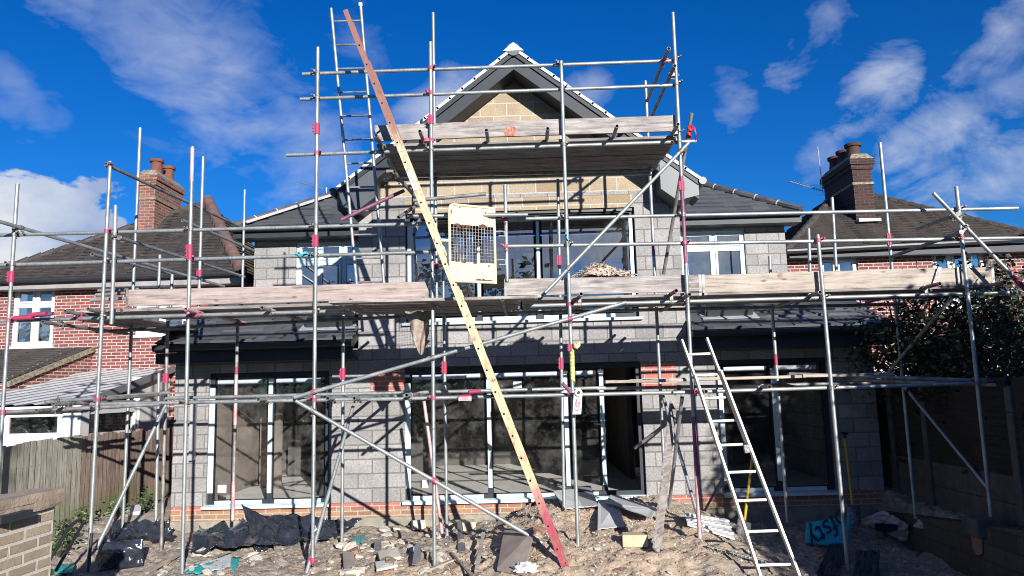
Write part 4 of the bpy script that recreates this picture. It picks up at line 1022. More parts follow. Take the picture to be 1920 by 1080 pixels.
put_letter('T', .045, tg(.0, -.085), ink, T0, math.pi/2)
f = MB(); c = tg(.012, -.05); f.box(c.x-.006, c.x+.006, c.y-.0015, c.y-.0005, c.z-.006, c.z+.006); f.build('lettering', ink, T0)

# tapes
def ribbon(pts, w_, name, m, label, cat):
    mb = MB(); pts = [V(p) for p in pts]
    for i, p in enumerate(pts):
        mb.v += [p+V((0, 0, w_/2)), p+V((.004*math.sin(i*2.3), -.004, -w_/2))]
    for i in range(len(pts)-1): mb.f.append([2*i, 2*i+1, 2*i+3, 2*i+2]); mb.mi.append(0)
    o = mb.build(name, m, smooth=True); s = o.modifiers.new('s', 'SOLIDIFY'); s.thickness = .002; return tag(o, label, cat)
c = P(1291, 240, 9.36)
pts = []
for i in range(26):
    t = i*.62; pts.append(P(1293.3-i*.10, 236+i*.9, 9.35)+V((.030*math.cos(t), .030*math.sin(t), 0)))
pts += [P(1300, 238, 9.33), P(1304, 244, 9.31), P(1306, 254, 9.32), P(1304, 262, 9.33)]
ribbon(pts, .05, 'red_tape', mat('red_warning_tape', (.55, .03, .04), (.42, .03, .04), 9, .4), 'red tape wound round the leaning tube end beside the top platform', 'tape')
pts = []
for i in range(70):
    t = i*.85; y = 648+i*.98
    pts.append(P(1071.5+(y-640)*.036, y, 9.3)+V(((.031+.006*math.sin(i*1.7))*math.cos(t), .031*math.sin(t), .016*math.sin(i*.9))))
pts = [P(1088, 644, 9.25), P(1082, 650, 9.24), P(1076, 647, 9.24)]+pts
ribbon(pts, .062, 'yellow_tape', mat('yellow_green_tape', (.66, .66, .30), (.42, .45, .14), 14, .5), 'tattered yellow green tape wound round the middle upright above the white tag', 'tape')
pts = [P(1060+i*.9+2.5*math.sin(i*1.3), 437+i*2.3, 9.26)+V((0, -.02*math.cos(i), 0)) for i in range(8)]
ribbon(pts, .02, 'blue_twine', mat('turquoise_twine', (.04, .42, .50), None, 5, .5), 'frayed turquoise twine knotted on the upright in front of the big upper window', 'twine')
pts = [P(555+i*3.5, 478.5-i*.12, 9.32)+V((0, .03*math.sin(i*1.1)-.03, .028*math.cos(i*1.1))) for i in range(9)]
ribbon(pts, .03, 'blue_twine', mat('teal_tape', (.03, .36, .40), None, 5, .5), 'teal tape wound along the guard rail before the left upstairs window', 'tape')

# torn sacking hanging beneath the platform and fibre heap on the boards
def clump(c, r, name, m, label, cat, seed=0, nu=34, nv=20, sc_=(1, 1, 1), rough=.45):
    mb = MB()
    def fn(u, v):
        t = 2*math.pi*u; p = math.pi*v; n = V((math.sin(p)*math.cos(t), math.sin(p)*math.sin(t), math.cos(p)))
        k = 1+rough*(noise.fractal(n*2.2+V((seed, 0, 0)), 1, 2, 4))+.18*abs(noise.noise(n*9+V((0, seed, 0))))
        q = n*r*k; return c+V((q.x*sc_[0], q.y*sc_[1], max(q.z*sc_[2], -r*.35*sc_[2])))
    mb.grid(fn, nu, nv); o = mb.build(name, m); return tag(o, label, cat)
c = P(1128, 517, 9.55)
hp = mat('straw_fibre', (.30, .22, .17), (.62, .52, .44), 14, .95, 0, .9, 60)
fib = MB(); rnd = random.Random(5)
for i in range(900):
    p = c+V((rnd.gauss(0, .16), rnd.gauss(0, .08), abs(rnd.gauss(0, .045))*max(.2, 1)))
    p.z = c.z+.0+rnd.random()*.16*math.exp(-((p.x-c.x+.05)/.2)**2)
    d_ = V((rnd.gauss(0, 1), rnd.gauss(0, 1), rnd.gauss(0, .5))).normalized()*rnd.uniform(.02, .07); s_ = V((rnd.gauss(0, 1), rnd.gauss(0, 1), rnd.gauss(0, 1))).normalized()*rnd.uniform(.004, .012)
    fib.add([p-d_, p+s_, p+d_, p-s_], [(0, 1, 2, 3)])
for i in range(60):   # wisps spilling over the board
    p = P(1105+rnd.random()*75, 506+rnd.random()*8, 9.33); p += V((0, -.01*rnd.random(), 0)); d_ = V((rnd.gauss(0, .6), -.1, rnd.gauss(-.3, .5))).normalized()*rnd.uniform(.02, .05); s_ = V((.5, 0, .6)).normalized()*rnd.uniform(.004, .012)
    fib.add([p-d_, p+s_, p+d_, p-s_], [(0, 1, 2, 3)])
def hump(u, v):
    t = 2*math.pi*u; r_ = v; x = .30*r_*math.cos(t); y = .14*r_*math.sin(t)
    return c+V((x, y, -.02+.17*(1-r_*r_)+.03*noise.noise(V((x*12, y*12, 2)))))
fib.grid(hump, 40, 10)
tag(fib.build('fibre_heap', hp), 'shaggy heap of straw-coloured fibre dumped on the platform under the big window', 'fibre heap')
rag = MB()
def ragf(u, v):
    w__ = (.17*(1-v)**.8+.012)*(1+.25*noise.noise(V((v*5, 3, u)))); x = (u-.5)*2*w__
    return P(785+5*v, 583+83*v, 9.6)+V((x, .05*math.sin(u*9+v*6)*(1-v*.5), 0))
rag.grid(ragf, 18, 22); o = rag.build('torn_sacking', mat('brown_torn_sacking', (.20, .15, .12), (.38, .32, .28), 14, .9, 0, .6, 40), smooth=True)
s = o.modifiers.new('s', 'SOLIDIFY'); s.thickness = .006; tag(o, 'brown torn sacking hanging in a point below the middle platform', 'sacking')
# ------------------------------------------------------------------ ground
def sst(a, b, x):
    t = max(0., min(1., (x-a)/(b-a))); return t*t*(3-2*t)
def gz0(x, y):
    z = .03
    wx = sst(-.9, .4, x)*sst(3.2, 1.9, x)
    z += wx*(.26*sst(8.1, 9.35, y)+.16*sst(9.7, 11.0, y)*sst(12.6, 11.3, y)) - .14*sst(9.3, 8.2, y)*(1-wx)
    z += .10*math.exp(-((x+.9)/.8)**2-((y-10.3)/.7)**2)+.08*math.exp(-((x+4.2)/1.2)**2-((y-10.7)/.6)**2)
    z += .33*sst(-5.3, -6.5, x)*sst(7.5, 9.5, y)
    z -= .27*sst(2.6, 4.6, x)*sst(12.4, 10.6, y)
    if x > 5.4: z = max(z, -.1)+.42*sst(5.4, 5.6, x)
    return z
def gz(x, y):
    f = sst(3, 6, y)*sst(20, 13, y)*sst(12, 8, abs(x))
    return gz0(x, y)*f + f*(.055*noise.fractal(V((x*1.3, y*1.3, 1)), 1, 2, 4)+.05*noise.fractal(V((x*3.6, y*3.6, 4)), .7, 2, 5))
def lin(a, b, n): return [a+(b-a)*i/n for i in range(n)]
xs = [-900, -300, -100, -40, -20]+lin(-12, -7, 25)+lin(-7, 6.2, 430)+lin(6.2, 12, 25)+[12, 20, 40, 100, 300, 900]
ys = [-900, -300, -100, -40, -15, -5]+lin(0, 7.6, 30)+lin(7.6, 12.3, 230)+lin(12.3, 20, 20)+[20, 40, 100, 300, 900]
g = MB()
for y in ys:
    for x in xs:
        fine = -7 < x < 6.2 and 7.6 < y < 12.3
        z = gz(x, y)
        if fine: z += .014*noise.noise(V((x*22, y*22, 0)))+.012*abs(noise.noise(V((x*48, y*48, 3))))
        g.v.append(V((x, y, z)))
nx = len(xs)
for j in range(len(ys)-1):
    for i in range(nx-1):
        a = j*nx+i; g.f.append([a, a+1, a+nx+1, a+nx]); g.mi.append(0)
m, nt_, bs_ = nodes('site_soil'); bs_.inputs['Roughness'].default_value = .95
v_ = vec(nt_, 'Object'); at_ = N(nt_, 'ShaderNodeAttribute', attribute_name='sand')
n1 = noi(nt_, v_, 2.2, 6, .65); n2 = noi(nt_, v_, 28, 6, .75); n3 = noi(nt_, v_, 9, 6, .7)
soil = ramp(nt_, n3, [(.30, (.17, .145, .12)), (.52, (.29, .25, .21)), (.72, (.42, .375, .32))])
sand = ramp(nt_, n2, [(.28, (.27, .20, .14)), (.50, (.42, .325, .24)), (.72, (.54, .445, .34))])
fac = math_(nt_, 'ADD', at_.outputs['Fac'], math_(nt_, 'MULTIPLY', math_(nt_, 'SUBTRACT', n1, .5), 1.3))
col = mixc(nt_, ramp(nt_, fac, [(.35, (0, 0, 0)), (.6, (1, 1, 1))]), soil, sand)
sy_ = N(nt_, 'ShaderNodeSeparateXYZ'); nt_.links.new(v_, sy_.inputs[0])
unseen_lawn = ramp(nt_, math_(nt_, 'ADD', math_(nt_, 'MULTIPLY', sy_.outputs[1], .25), n1), [(.9, (1, 1, 1)), (1.0, (0, 0, 0))])
unseen_lawn = math_(nt_, 'SUBTRACT', 1., math_(nt_, 'MULTIPLY', math_(nt_, 'SUBTRACT', math_(nt_, 'ADD', sy_.outputs[1], n1), 6.), .8, True), True)
unseen_lawn = math_(nt_, 'MULTIPLY', unseen_lawn, math_(nt_, 'LESS_THAN', sy_.outputs[1], 7.6))
vo = N(nt_, 'ShaderNodeTexVoronoi', Scale=38.); nt_.links.new(v_, vo.inputs['Vector'])
sepc = N(nt_, 'ShaderNodeSeparateColor'); nt_.links.new(vo.outputs['Color'], sepc.inputs[0])
col = mixc(nt_, math_(nt_, 'MULTIPLY', math_(nt_, 'GREATER_THAN', sepc.outputs[0], .88), .4), col, ramp(nt_, sepc.outputs[1], [(0, (.20, .15, .12)), (.4, (.50, .44, .36)), (.8, (.66, .60, .52)), (1, (.34, .14, .09))]))
col = mixc(nt_, unseen_lawn, col, ramp(nt_, n3, [(.3, (.03, .05, .015)), (.7, (.07, .10, .03))]))  # dark grass on the unseen near ground, added to cut bounced light
nt_.links.new(col, bs_.inputs['Base Color'])
bump(nt_, bs_, math_(nt_, 'ADD', n3, math_(nt_, 'MULTIPLY', n2, .9)), .9, .02)
gr = g.build('ground', m, origin=(0, 0, 0), smooth=True); tag(gr, 'rough soil, sand and rubble in front of the house', kind='structure')
ca = gr.data.attributes.new('sand', 'FLOAT', 'POINT')
ca.data.foreach_set('value', [max(.0, min(1, 1.3*math.exp(-((p.x-.9)/1.6)**2-((p.y-9.8)/1.9)**2)+.65*math.exp(-((p.x+1.2)/1.4)**2-((p.y-9.0)/.9)**2)+.25*math.exp(-((p.x+3)/1.5)**2-((p.y-9)/1.)**2))) for p in g.v])
def hit(px, py):
    d = ray(px, py); t = 5/d.y
    for _ in range(4000):
        p = d*t; z = p.z+ZC
        if z <= gz(p.x, p.y): break
        t += .003
    return V((p.x, p.y, gz(p.x, p.y)))
def lay(px, py, dz=0): q = hit(px, py); return q+V((0, 0, dz))

# ------------------------------------------------------------------ fences and walls
FX = -6.72
WF = thing('wooden_fence', 'weathered vertical board fence greened with algae on the left boundary', 'fence', (FX, 11.5, .2))
y = 7.6; k = 0; rnd = random.Random(3)
fm_ = []
for nm, cs in (('grey_green_fence_board', [(.13, .13, .10), (.25, .24, .20), (.36, .345, .30)]), ('brown_fence_board', [(.10, .068, .058), (.19, .135, .115), (.28, .215, .185)])):
    m = wood(nm, cs, axis=(14, 1.2, 14), knots=False); nt_ = m.node_tree; bs_ = nt_.nodes['Principled BSDF']
    l = bs_.inputs['Base Color'].links[0].from_socket; v_ = vec(nt_, 'Object'); s_ = N(nt_, 'ShaderNodeSeparateXYZ'); nt_.links.new(v_, s_.inputs[0])
    al = math_(nt_, 'ADD', math_(nt_, 'MULTIPLY', s_.outputs[2], -.6), noi(nt_, v_, 1.4, 5, .65))
    nt_.links.new(mixc(nt_, ramp(nt_, al, [(.05, (0, 0, 0)), (.4, (.6,)*3)]), l, (.10, .12, .035)), bs_.inputs['Base Color']); fm_.append(m)
fb = [MB(), MB()]
while y < 15.2:
    wd = .118+rnd.uniform(-.008, .008); z0, z1 = .22+rnd.uniform(-.02, .02), 1.60+.02*math.sin(y*1.3)+rnd.uniform(-.02, .02)
    t = rnd.uniform(-.008, .008); fb[0 if y < 11.2 else 1].hexa([(FX, y, z0), (FX+.012+t, y, z0), (FX+.022, y+wd, z0), (FX, y+wd, z0), (FX, y, z1), (FX+.012+t, y, z1), (FX+.022, y+wd, z1), (FX, y+wd, z1)])
    y += wd-.002 if rnd.random() < .9 else wd+.006
fb[0].build('board_panel', fm_[0], WF); fb[1].build('board_panel', fm_[1], WF)
f = MB()
for z in (.45, 1.3): f.box(FX-.07, FX-.005, 7.6, 15.2, z, z+.07)
f.build('rail', fm_[1], WF)
for yy in (7.7, 9.5, 11.3, 13.1, 15.0): MB().box(FX-.16, FX-.075, yy, yy+.09, 0, 1.62).build('fence_post', fm_[1], WF)
MB().box(FX-.01, FX+.012, 7.6, 15.2, .0, .215).build('gravel_board', M['footing'], WF)
tag(MB().box(-6.9, -6.3, 15.25, 15.3, 0, 2.0).build('dark_screen', mat('dark_green_board', (.012, .022, .018), (.02, .03, .025), 4, .8)), 'dark green screen closing the gap between fence and block house', 'screen')
# right boundary: concrete post fence
RX = 5.74
RF = thing('panel_fence', 'tall dark boarded fence with concrete posts and concrete base panels on the right boundary', 'fence', (RX, 9, 0))
pm = wood('dark_shaded_board', [(.012, .010, .009), (.024, .020, .018), (.036, .030, .027)], knots=False)  # dark boards, toned down further for the shade on this boundary
pc = mat('shaded_concrete', (.075, .071, .064), (.112, .109, .101), 7, .95, 0, .4, 40)  # concrete colour lowered to stand for the deep shade here
yy = 4.2; 
posts = [17.0, 15.4, 13.7, 11.95, 10.95, 9.0, 7.05, 5.1, 3.15]
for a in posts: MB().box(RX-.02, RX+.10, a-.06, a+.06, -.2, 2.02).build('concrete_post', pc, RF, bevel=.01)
for b, a in zip(posts, posts[1:]):
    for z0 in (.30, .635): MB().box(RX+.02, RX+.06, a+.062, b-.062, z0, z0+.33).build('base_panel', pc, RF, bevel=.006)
    s = MB(); z = .97
    while z < 2.05:
        s.hexa([(RX+.005, a+.062, z), (RX+.03, a+.062, z), (RX+.03, b-.062, z), (RX+.005, b-.062, z), (RX+.02, a+.062, z+.13), (RX+.035, a+.062, z+.13), (RX+.035, b-.062, z+.13), (RX+.02, b-.062, z+.13)]); z += .115
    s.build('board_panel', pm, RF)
# low retaining wall and its capping stones
RW = thing('retaining_wall', 'low dark block retaining wall below the right fence', 'wall', (5.4, 9, -.3))
mossb = brickmat('mossy_low_block', [(.072, .063, .051), (.096, .084, .066), (.060, .054, .042)], (.054, .051, .042), .45, .2, .012, stain=(.030, .030, .018))
tp = lambda y: .27+.1*(10.7-y)
w_ = MB()
yy = 11.9
while yy > 4.5:
    a, b = yy-.45, yy-.004; w_.hexa([(5.36, a, -.6), (5.56, a, -.6), (5.56, b, -.6), (5.36, b, -.6), (5.36, a, tp(a)-.02), (5.56, a, tp(a)-.02), (5.56, b, tp(b)-.02), (5.36, b, tp(b)-.02)]); yy -= .45
w_.build('block_course', mossb, RW)
q = PX(1812, 965, 5.33); yq = q.y
MB().box(5.28, 5.62, yq-.30, yq+.02, tp(yq)-.14, tp(yq)+.07).build('pier_cap', pc, RW, bevel=.012)
MB().slab([(5.352, yq-.24, tp(yq)-.15), (5.352, yq-.03, tp(yq)-.15), (5.352, yq-.04, tp(yq)-.32), (5.352, yq-.12, tp(yq)-.37), (5.352, yq-.22, tp(yq)-.33)], (-.012, 0, 0)).build('pink_brick_face', mat('spalled_pink_brick', (.36, .19, .14), (.28, .15, .12), 12, .95), RW)
# garden wall near the camera on the left
GW = thing('garden_wall', 'buff brick garden wall with a rough stone coping in the bottom left corner', 'wall', (-3.8, 4.8, 0))
GX = -3.62
buff = brickmat('buff_garden_brick', [(.390, .302, .215), (.458, .371, .273), (.323, .248, .176), (.508, .419, .323)], (.585, .537, .468), .31, .083, .013, stain=(.254, .204, .157), stain_scale=2.6)
MB().box(GX-.22, GX, 2.5, 5.75, -.1, 1.36).build('brickwork', buff, GW)
cp = MB()
def cop(u, v):
    t = 2*math.pi*u; yv = 2.4+3.4*v; k = .10+.012*noise.noise(V((yv*3, math.cos(t)*2, math.sin(t)*2)))
    return V((GX-.11+(.15)*max(-1, min(1, 1.35*math.cos(t)))+.01*noise.noise(V((yv*4, 0, t))), yv, 1.42+.062*max(-1, min(1, 1.4*math.sin(t)))+.012*noise.noise(V((yv*5, 1, t)))))
cp.grid(cop, 16, 46); cp.v += [cop(i/16, 1) for i in range(16)]; n = len(cp.v)-16; cp.f.append(list(range(n, n+16))); cp.mi.append(0)
cp.build('coping', mat('rough_buff_coping', (.400, .320, .248), (.288, .216, .160), 5, .95, 0, .7, 30), GW)
q = PX(18, 960, GX+.001); MB().box(GX-.05, GX+.10, q.y-.22, q.y+.10, q.z-.05, q.z).build('slate_ledge', M['anthr'], GW)

# ------------------------------------------------------------------ vegetation
def leafmat(n, a, b): return mat(n, a, b, 9, .5, 0, 0, lo=.3, hi=.7)
M['leaf'] = leafmat('dark_evergreen_leaf', (.013, .026, .012), (.041, .064, .026)); M['bark'] = mat('dark_bark', (.038, .030, .025), (.068, .056, .045), 12, .95, 0, .6, 40)  # leaf and bark lowered to deepen the shade of the right-hand bush
M['leaf2'] = leafmat('fresh_weed_leaf', (.03, .065, .018), (.075, .115, .035))
def leaves(mb, pts, n, spread, size, rnd, droop=.2):
    for _ in range(n):
        c = rnd.choice(pts)+V((rnd.gauss(0, 1), rnd.gauss(0, 1), rnd.gauss(0, .8)))*spread
        d = V((rnd.gauss(0, 1), rnd.gauss(0, 1), rnd.gauss(-droop, .6))).normalized(); s = d.orthogonal().normalized(); s = (Matrix.Rotation(rnd.random()*6.28, 3, d) @ s)
        L_ = size*rnd.uniform(.6, 1.3); s *= L_*.26; up = d.cross(s).normalized()*L_*.05
        mb.add([c, c+d*L_*.5+s+up, c+d*L_, c+d*L_*.5-s+up], [(0, 1, 2, 3)])
def branchy(start, dirs, length, depth, rnd, mb, tips, r):
    p = V(start); d = V(dirs).normalized(); pts = [p.copy()]; rs = [r]
    for k in range(5):
        if p.x < 5.35 or (p.x < 5.75 and p.z < 2.15) or p.z > 3.6: break
        d = (d+V((rnd.gauss(0, .22), rnd.gauss(0, .22), rnd.gauss(.02, .16)))).normalized(); p = p+d*length/5; pts.append(p.copy()); rs.append(r*(1-.12*(k+1)))
        if depth <= 1: tips.append(p.copy())
        if depth and k >= 1 and rnd.random() < .85:
            branchy(p, d+V((rnd.gauss(0, .8), rnd.gauss(0, .8), rnd.gauss(.1, .5))), length*.62, depth-1, rnd, mb, tips, r*.5)
    if len(pts) > 1: mb.path(pts, rs, 6)
rnd = random.Random(21)
bu = thing('leafy_bush', 'dark evergreen shrub with twisting branches overhanging the right boundary fence', 'bush', (6.45, 10.3, .3))
tr = MB(); tips = []
for k, (sx, sy) in enumerate([(6.4, 10.2), (6.6, 10.8), (6.5, 9.6), (6.7, 11.3), (6.9, 10.4)]):
    for dv in ((-.45, .25, .95), (-.1, -.2, 1), (.35, .0, .9), (-.55, .55, .8)): branchy((sx, sy, .3), dv, 2.25, 2, rnd, tr, tips, .05)
tips = [t for t in tips if t.x > 5.25 and 8.3 < t.y < 13.2 and 1.9 < t.z < 3.55 and t.x > 5.0+.0*t.y and not (t.x < 5.75 and t.z > 3.0)]
tr.build('branches', M['bark'], bu)
lf = MB(); leaves(lf, tips, 14000, .19, .095, rnd); lf.build('foliage', M['leaf'], bu)
# small light-leaved spray in front of the toe board end
tips = [P(1850+rnd.gauss(0, 18), 525+rnd.gauss(0, 18), 9.9) for _ in range(9)]+[P(1890+rnd.gauss(0, 22), 560+rnd.gauss(0, 40), 9.8) for _ in range(22)]
tw = MB(); r0 = V((6.45, 10.0, 2.6))
for t in tips: tw.path([r0, (r0+t)/2+V((rnd.gauss(0, .1), 0, .12)), t], [.012, .008, .003], 5)
tw.build('twigs', M['bark'], bu); lf = MB(); leaves(lf, tips, 520, .075, .10, rnd); lf.build('foliage', leafmat('greyish_leaf', (.05, .06, .045), (.12, .13, .10)), bu)
# neighbouring trees out of frame to the right: they shade the right wing
def mass(name, label, X0, X1, Y0, Y1, ztop, n, size, cat='tree'):
    t = thing(name, label, cat, ((X0+X1)/2, (Y0+Y1)/2, 0)); mb = MB(); pts = []
    tk = MB(); tk.path([((X0+X1)/2, (Y0+Y1)/2, -.1), ((X0+X1)/2+.05, (Y0+Y1)/2, ztop*.5), ((X0+X1)/2, (Y0+Y1)/2+.05, ztop*.9)], [.11, .08, .03], 8); tk.build('trunk', M['bark'], t)
    while len(pts) < 420:
        x, y, z = rnd.uniform(X0, X1), rnd.uniform(Y0, Y1), rnd.uniform(.8, 1)**1.0*0+rnd.uniform(1.2, ztop)
        k = ((x-(X0+X1)/2)/((X1-X0)/2))**2+((y-(Y0+Y1)/2)/((Y1-Y0)/2))**2
        if k < 1-.7*max(0, (z-ztop*.6)/(ztop*.4))**2: pts.append(V((x, y, z)))
    leaves(mb, pts, n, .14, size, rnd); mb.build('crown', M['leaf'], t)
mass('garden_tree', 'bushy evergreen tree beyond the fence, nearest the right patio door', 6.2, 8.4, 5.6, 8.6, 3.9, 5200, .17)
mass('garden_tree', 'tallest evergreen tree beyond the fence, shading the right patio door', 6.3, 9.0, 2.1, 5.4, 4.9, 7500, .17)
mass('garden_tree', 'low evergreen tree beyond the fence, beside the photographer', 6.3, 8.6, -1.6, 1.8, 3.3, 5200, .17)
# hedge behind the photographer, mirrored in the patio glass
hp_ = []
for i in range(2600):
    x_ = rnd.uniform(-34, 34); t_ = 7.5 if x_ < .5 or x_ > 19 else 3.3  # tall ends added to cut sky light, low gap lets the sun through
    hp_.append(V((x_, -10.5+rnd.gauss(0, .8), rnd.uniform(0, 1)*(t_+.22*t_*noise.noise(V((x_*.35, 0, 0)))))))
mb = MB(); leaves(mb, hp_, 26000, .35, .42, rnd); tag(mb.build('hedge', M['leaf'], origin=(0, -9, 0)), 'long dark hedge behind the photographer, its tall ends added to cut sky light', 'hedge', kind='stuff')
# weeds along the fence foot
wl = 0
for (px, py, hgt_, n) in [(410, 955, .30, 0), (190, 960, .34, 120), (215, 972, .30, 110), (160, 985, .30, 110), (130, 1020, .30, 120), (110, 1045, .3, 100), (262, 962, .26, 90), (275, 950, .22, 70), (250, 940, .3, 60)]:
    if not n: continue
    c = lay(px, py); mb = MB(); tips = []
    for i in range(9):
        a_ = rnd.random()*6.28; t = c+V((.20*math.cos(a_)*rnd.random(), .16*math.sin(a_)*rnd.random(), hgt_*rnd.uniform(.4, 1))); mb.path([c+V((0, 0, -.03)), (c+t)/2+V((0, 0, .04)), t], [.006, .005, .002], 5); tips += [t, (c+t)/2, t.lerp(c, .25)]
    w = thing('weed', ['straggling green weed at the foot of the left fence', 'low dark green weed in the soil beside the buff garden wall'][1 if px < 170 else 0], 'weed', c, 'weeds along the left fence')
    if px < 170: w['group'] = 'weeds by the garden wall'
    mb.build('stem', M['bark'], w); lf = MB(); leaves(lf, tips, int(n*1.1), .05, .065, rnd); lf.build('leaves', M['leaf2'] if rnd.random() < .6 else M['leaf'], w)

# ------------------------------------------------------------------ sheets and tarpaulins
def crumple(corners, nu, nv, amp, name, m, label, cat, seed=0, lift=0.02, scale=3.2, drape=True, thick=.003, belly=0, sm='auto'):
    a, b, c, d = [V(p) for p in corners]; mb = MB()
    nrm = (b-a).cross(d-a).normalized()
    if nrm.y > 0 and abs(nrm.z) < .5: nrm = -nrm
    elif nrm.z < 0: nrm = -nrm
    def fn(u, v):
        p = a*(1-u)*(1-v)+b*u*(1-v)+c*u*v+d*(1-u)*v
        q = V((u*scale*1.6, v*scale, seed))
        r = 1-2*abs(noise.noise(q)); r2 = 1-2*abs(noise.noise(q*2.3+V((4, 2, 1))))
        e = amp*(.72*r+.2*r2+.08*noise.noise(q*5))+belly*math.sin(math.pi*u)*math.sin(math.pi*v)
        p = p+nrm*e+V((noise.noise(q*1.4+V((9, 0, 0))), noise.noise(q*1.4+V((0, 9, 0))), 0))*amp*.7
        if drape: p.z = max(p.z, gz(p.x, p.y)+lift)
        return p
    mb.grid(fn, nu, nv); o = mb.build(name, m, smooth='auto')
    s = o.modifiers.new('s', 'SOLIDIFY'); s.thickness = thick
    return tag(o, label, cat)
blk = mat('black_polythene', (.018, .022, .032), (.03, .036, .05), 4, .2, 0, .12, 4, spec=1.0, bdist=.02)
q = lambda px, py, z: lay(px, py)+V((0, 0, z))
crumple([lay(352, 1046), lay(520, 1040), P(505, 985, 10.9), P(372, 1000, 10.9)], 32, 22, .17, 'black_sheeting', blk, 'crumpled black polythene heaped against the plinth below the left patio door', 'sheeting', 3, scale=2.0)
crumple([lay(470, 1040), lay(620, 1022), P(610, 980, 11.1), P(468, 978, 11.1)], 32, 22, .15, 'black_sheeting', blk, 'black polythene sheet spread between the leaning prop and the left pier', 'sheeting', 8, scale=2.1)
crumple([lay(478, 1038, .02), lay(500, 1038, .02), P(525, 985, 10.75), P(452, 946, 10.7)], 14, 24, .03, 'black_sheeting', blk, 'pointed fold of black polythene standing up under the left patio door', 'sheeting', 5, drape=False)
crumple([P(600, 1005, 10.8), lay(638, 1012, .05), P(680, 976, 11.3), P(595, 980, 11.2)], 24, 16, .06, 'black_sheeting', blk, 'black polythene corner pointing at the brick plinth of the left pier', 'sheeting', 14)
crumple([lay(183, 1073, .0), lay(270, 1062, .0), P(268, 1010, 9.75), P(188, 1018, 9.75)], 24, 20, .025, 'black_bag', blk, 'flat shiny black plastic bag slumped beside the raking prop on the left', 'bag', 2, drape=False, belly=.10)
crumple([lay(190, 1025, .03), lay(325, 1020, .03), P(315, 985, 10.9), P(215, 985, 10.9)], 26, 15, .12, 'black_sheeting', blk, 'dark polythene heap behind the slumped black bag on the left', 'sheeting', 19, scale=2.2)
teal = mat('teal_plastic_sheet', (.017, .289, .306), (.025, .357, .365), 5, .4); 
crumple([lay(345, 1078, .01), lay(440, 1076, .01), lay(452, 1050, .02), lay(365, 1062, .01)], 22, 12, .03, 'plastic_sheet', teal, 'teal plastic sheet lying under the pale cloth at the bottom left', 'sheet', 4)
crumple([lay(395, 1079, .05), lay(432, 1078, .05), lay(434, 1045, .05), lay(372, 1066, .04)], 16, 10, .02, 'cloth_offcut', mat('pale_grey_cloth', (.50, .52, .52), (.60, .60, .60), 6, .8), 'pale grey cloth offcut on top of the teal sheet at the bottom left', 'cloth', 7)
crumple([lay(95, 1079, .01), lay(136, 1078, .02), lay(140, 1062, .03), lay(105, 1066, .02)], 14, 9, .02, 'plastic_sheet', teal, 'small folded teal plastic scrap beside the garden wall', 'sheet', 6)
crumple([lay(655, 1020, .015), lay(680, 1022, .015), lay(688, 1008, .03), lay(668, 1010, .03)], 10, 8, .03, 'plastic_sheet', teal, 'teal plastic scrap on the soil in front of the left pier', 'sheet', 11)
crumple([lay(505, 1000, .12), lay(520, 996, .12), lay(522, 984, .14), lay(508, 985, .15)], 10, 8, .02, 'plastic_sheet', teal, 'tiny teal scrap caught on the black polythene', 'sheet', 12)
# printed teal sheet on the right
c = [lay(1508, 1022, .03), lay(1590, 1034, .03), P(1594, 968, 10.9), P(1512, 980, 10.9)]
TS = crumple([c[0], c[1], c[2], c[3]], 30, 20, .012, 'printed_sheet', mat('teal_printed_board', (.025, .437, .534), (.032, .517, .614), 3, .45), 'teal board with dark lettering propped on the soil below the right patio door', 'sheet', 2, drape=False, belly=.04)
me = letter('ofsty', .30, None, None, None)
e1 = (c[1]-c[0]).normalized(); e2 = (c[3]-c[0]); e2 = (e2-e1*e2.dot(e1)).normalized(); nn = e1.cross(e2); nn = -nn if nn.y > 0 else nn
R2 = Matrix.Rotation(math.radians(214), 3, 'Z'); cc = (c[0]+c[1]+c[2]+c[3])/4+nn*.065+e2*.05
f = MB(); f.v = [cc+e1*(R2@v.co).x*1.0+e2*(R2@v.co).y*1.35 for v in me.vertices]; f.f = [list(p.vertices) for p in me.polygons]; f.mi = [0]*len(f.f)
f.build('lettering', mat('navy_print', (.01, .07, .12), None, 4, .5), TS)
# white sheet peak
WS = mat('dirty_white_sheet', (.468, .468, .486), (.342, .324, .324), 4, .7, 0, .3, 14)
pk = P(1655, 957, 11.2)
tag(crumple([lay(1604, 985, .05), lay(1700, 1026, .05), P(1702, 985, 10.7), pk], 30, 22, .04, 'dust_sheet', WS, 'white dust sheet peaked like a tent beside the retaining wall', 'sheet', 5, drape=True), None)
crumple([lay(1640, 1000, .04), lay(1680, 1012, .04), P(1684, 985, 10.8), P(1640, 982, 10.9)], 14, 10, .015, 'plastic_sheet', mat('navy_sheet', (.015, .03, .10), (.02, .05, .16), 4, .5), 'dark blue sheet showing under the white dust sheet', 'sheet', 7, drape=False)
crumple([lay(1528, 1088, .03), lay(1572, 1090, .03), lay(1590, 1040, .14), lay(1556, 1036, .10)], 16, 16, .03, 'rubber_mat', mat('dark_navy_rubber', (.025, .03, .045), (.045, .05, .065), 6, .5), 'dark rubber mat lying left of the foot of the right outer upright', 'mat', 9)
crumple([lay(1600, 1092, .03), lay(1650, 1092, .03), lay(1650, 1055, .14), lay(1605, 1050, .10)], 16, 16, .03, 'rubber_mat', mat('dark_teal_rubber', (.02, .045, .055), (.035, .06, .07), 6, .5), 'dark rubber mat lying right of the foot of the right outer upright', 'mat', 13)

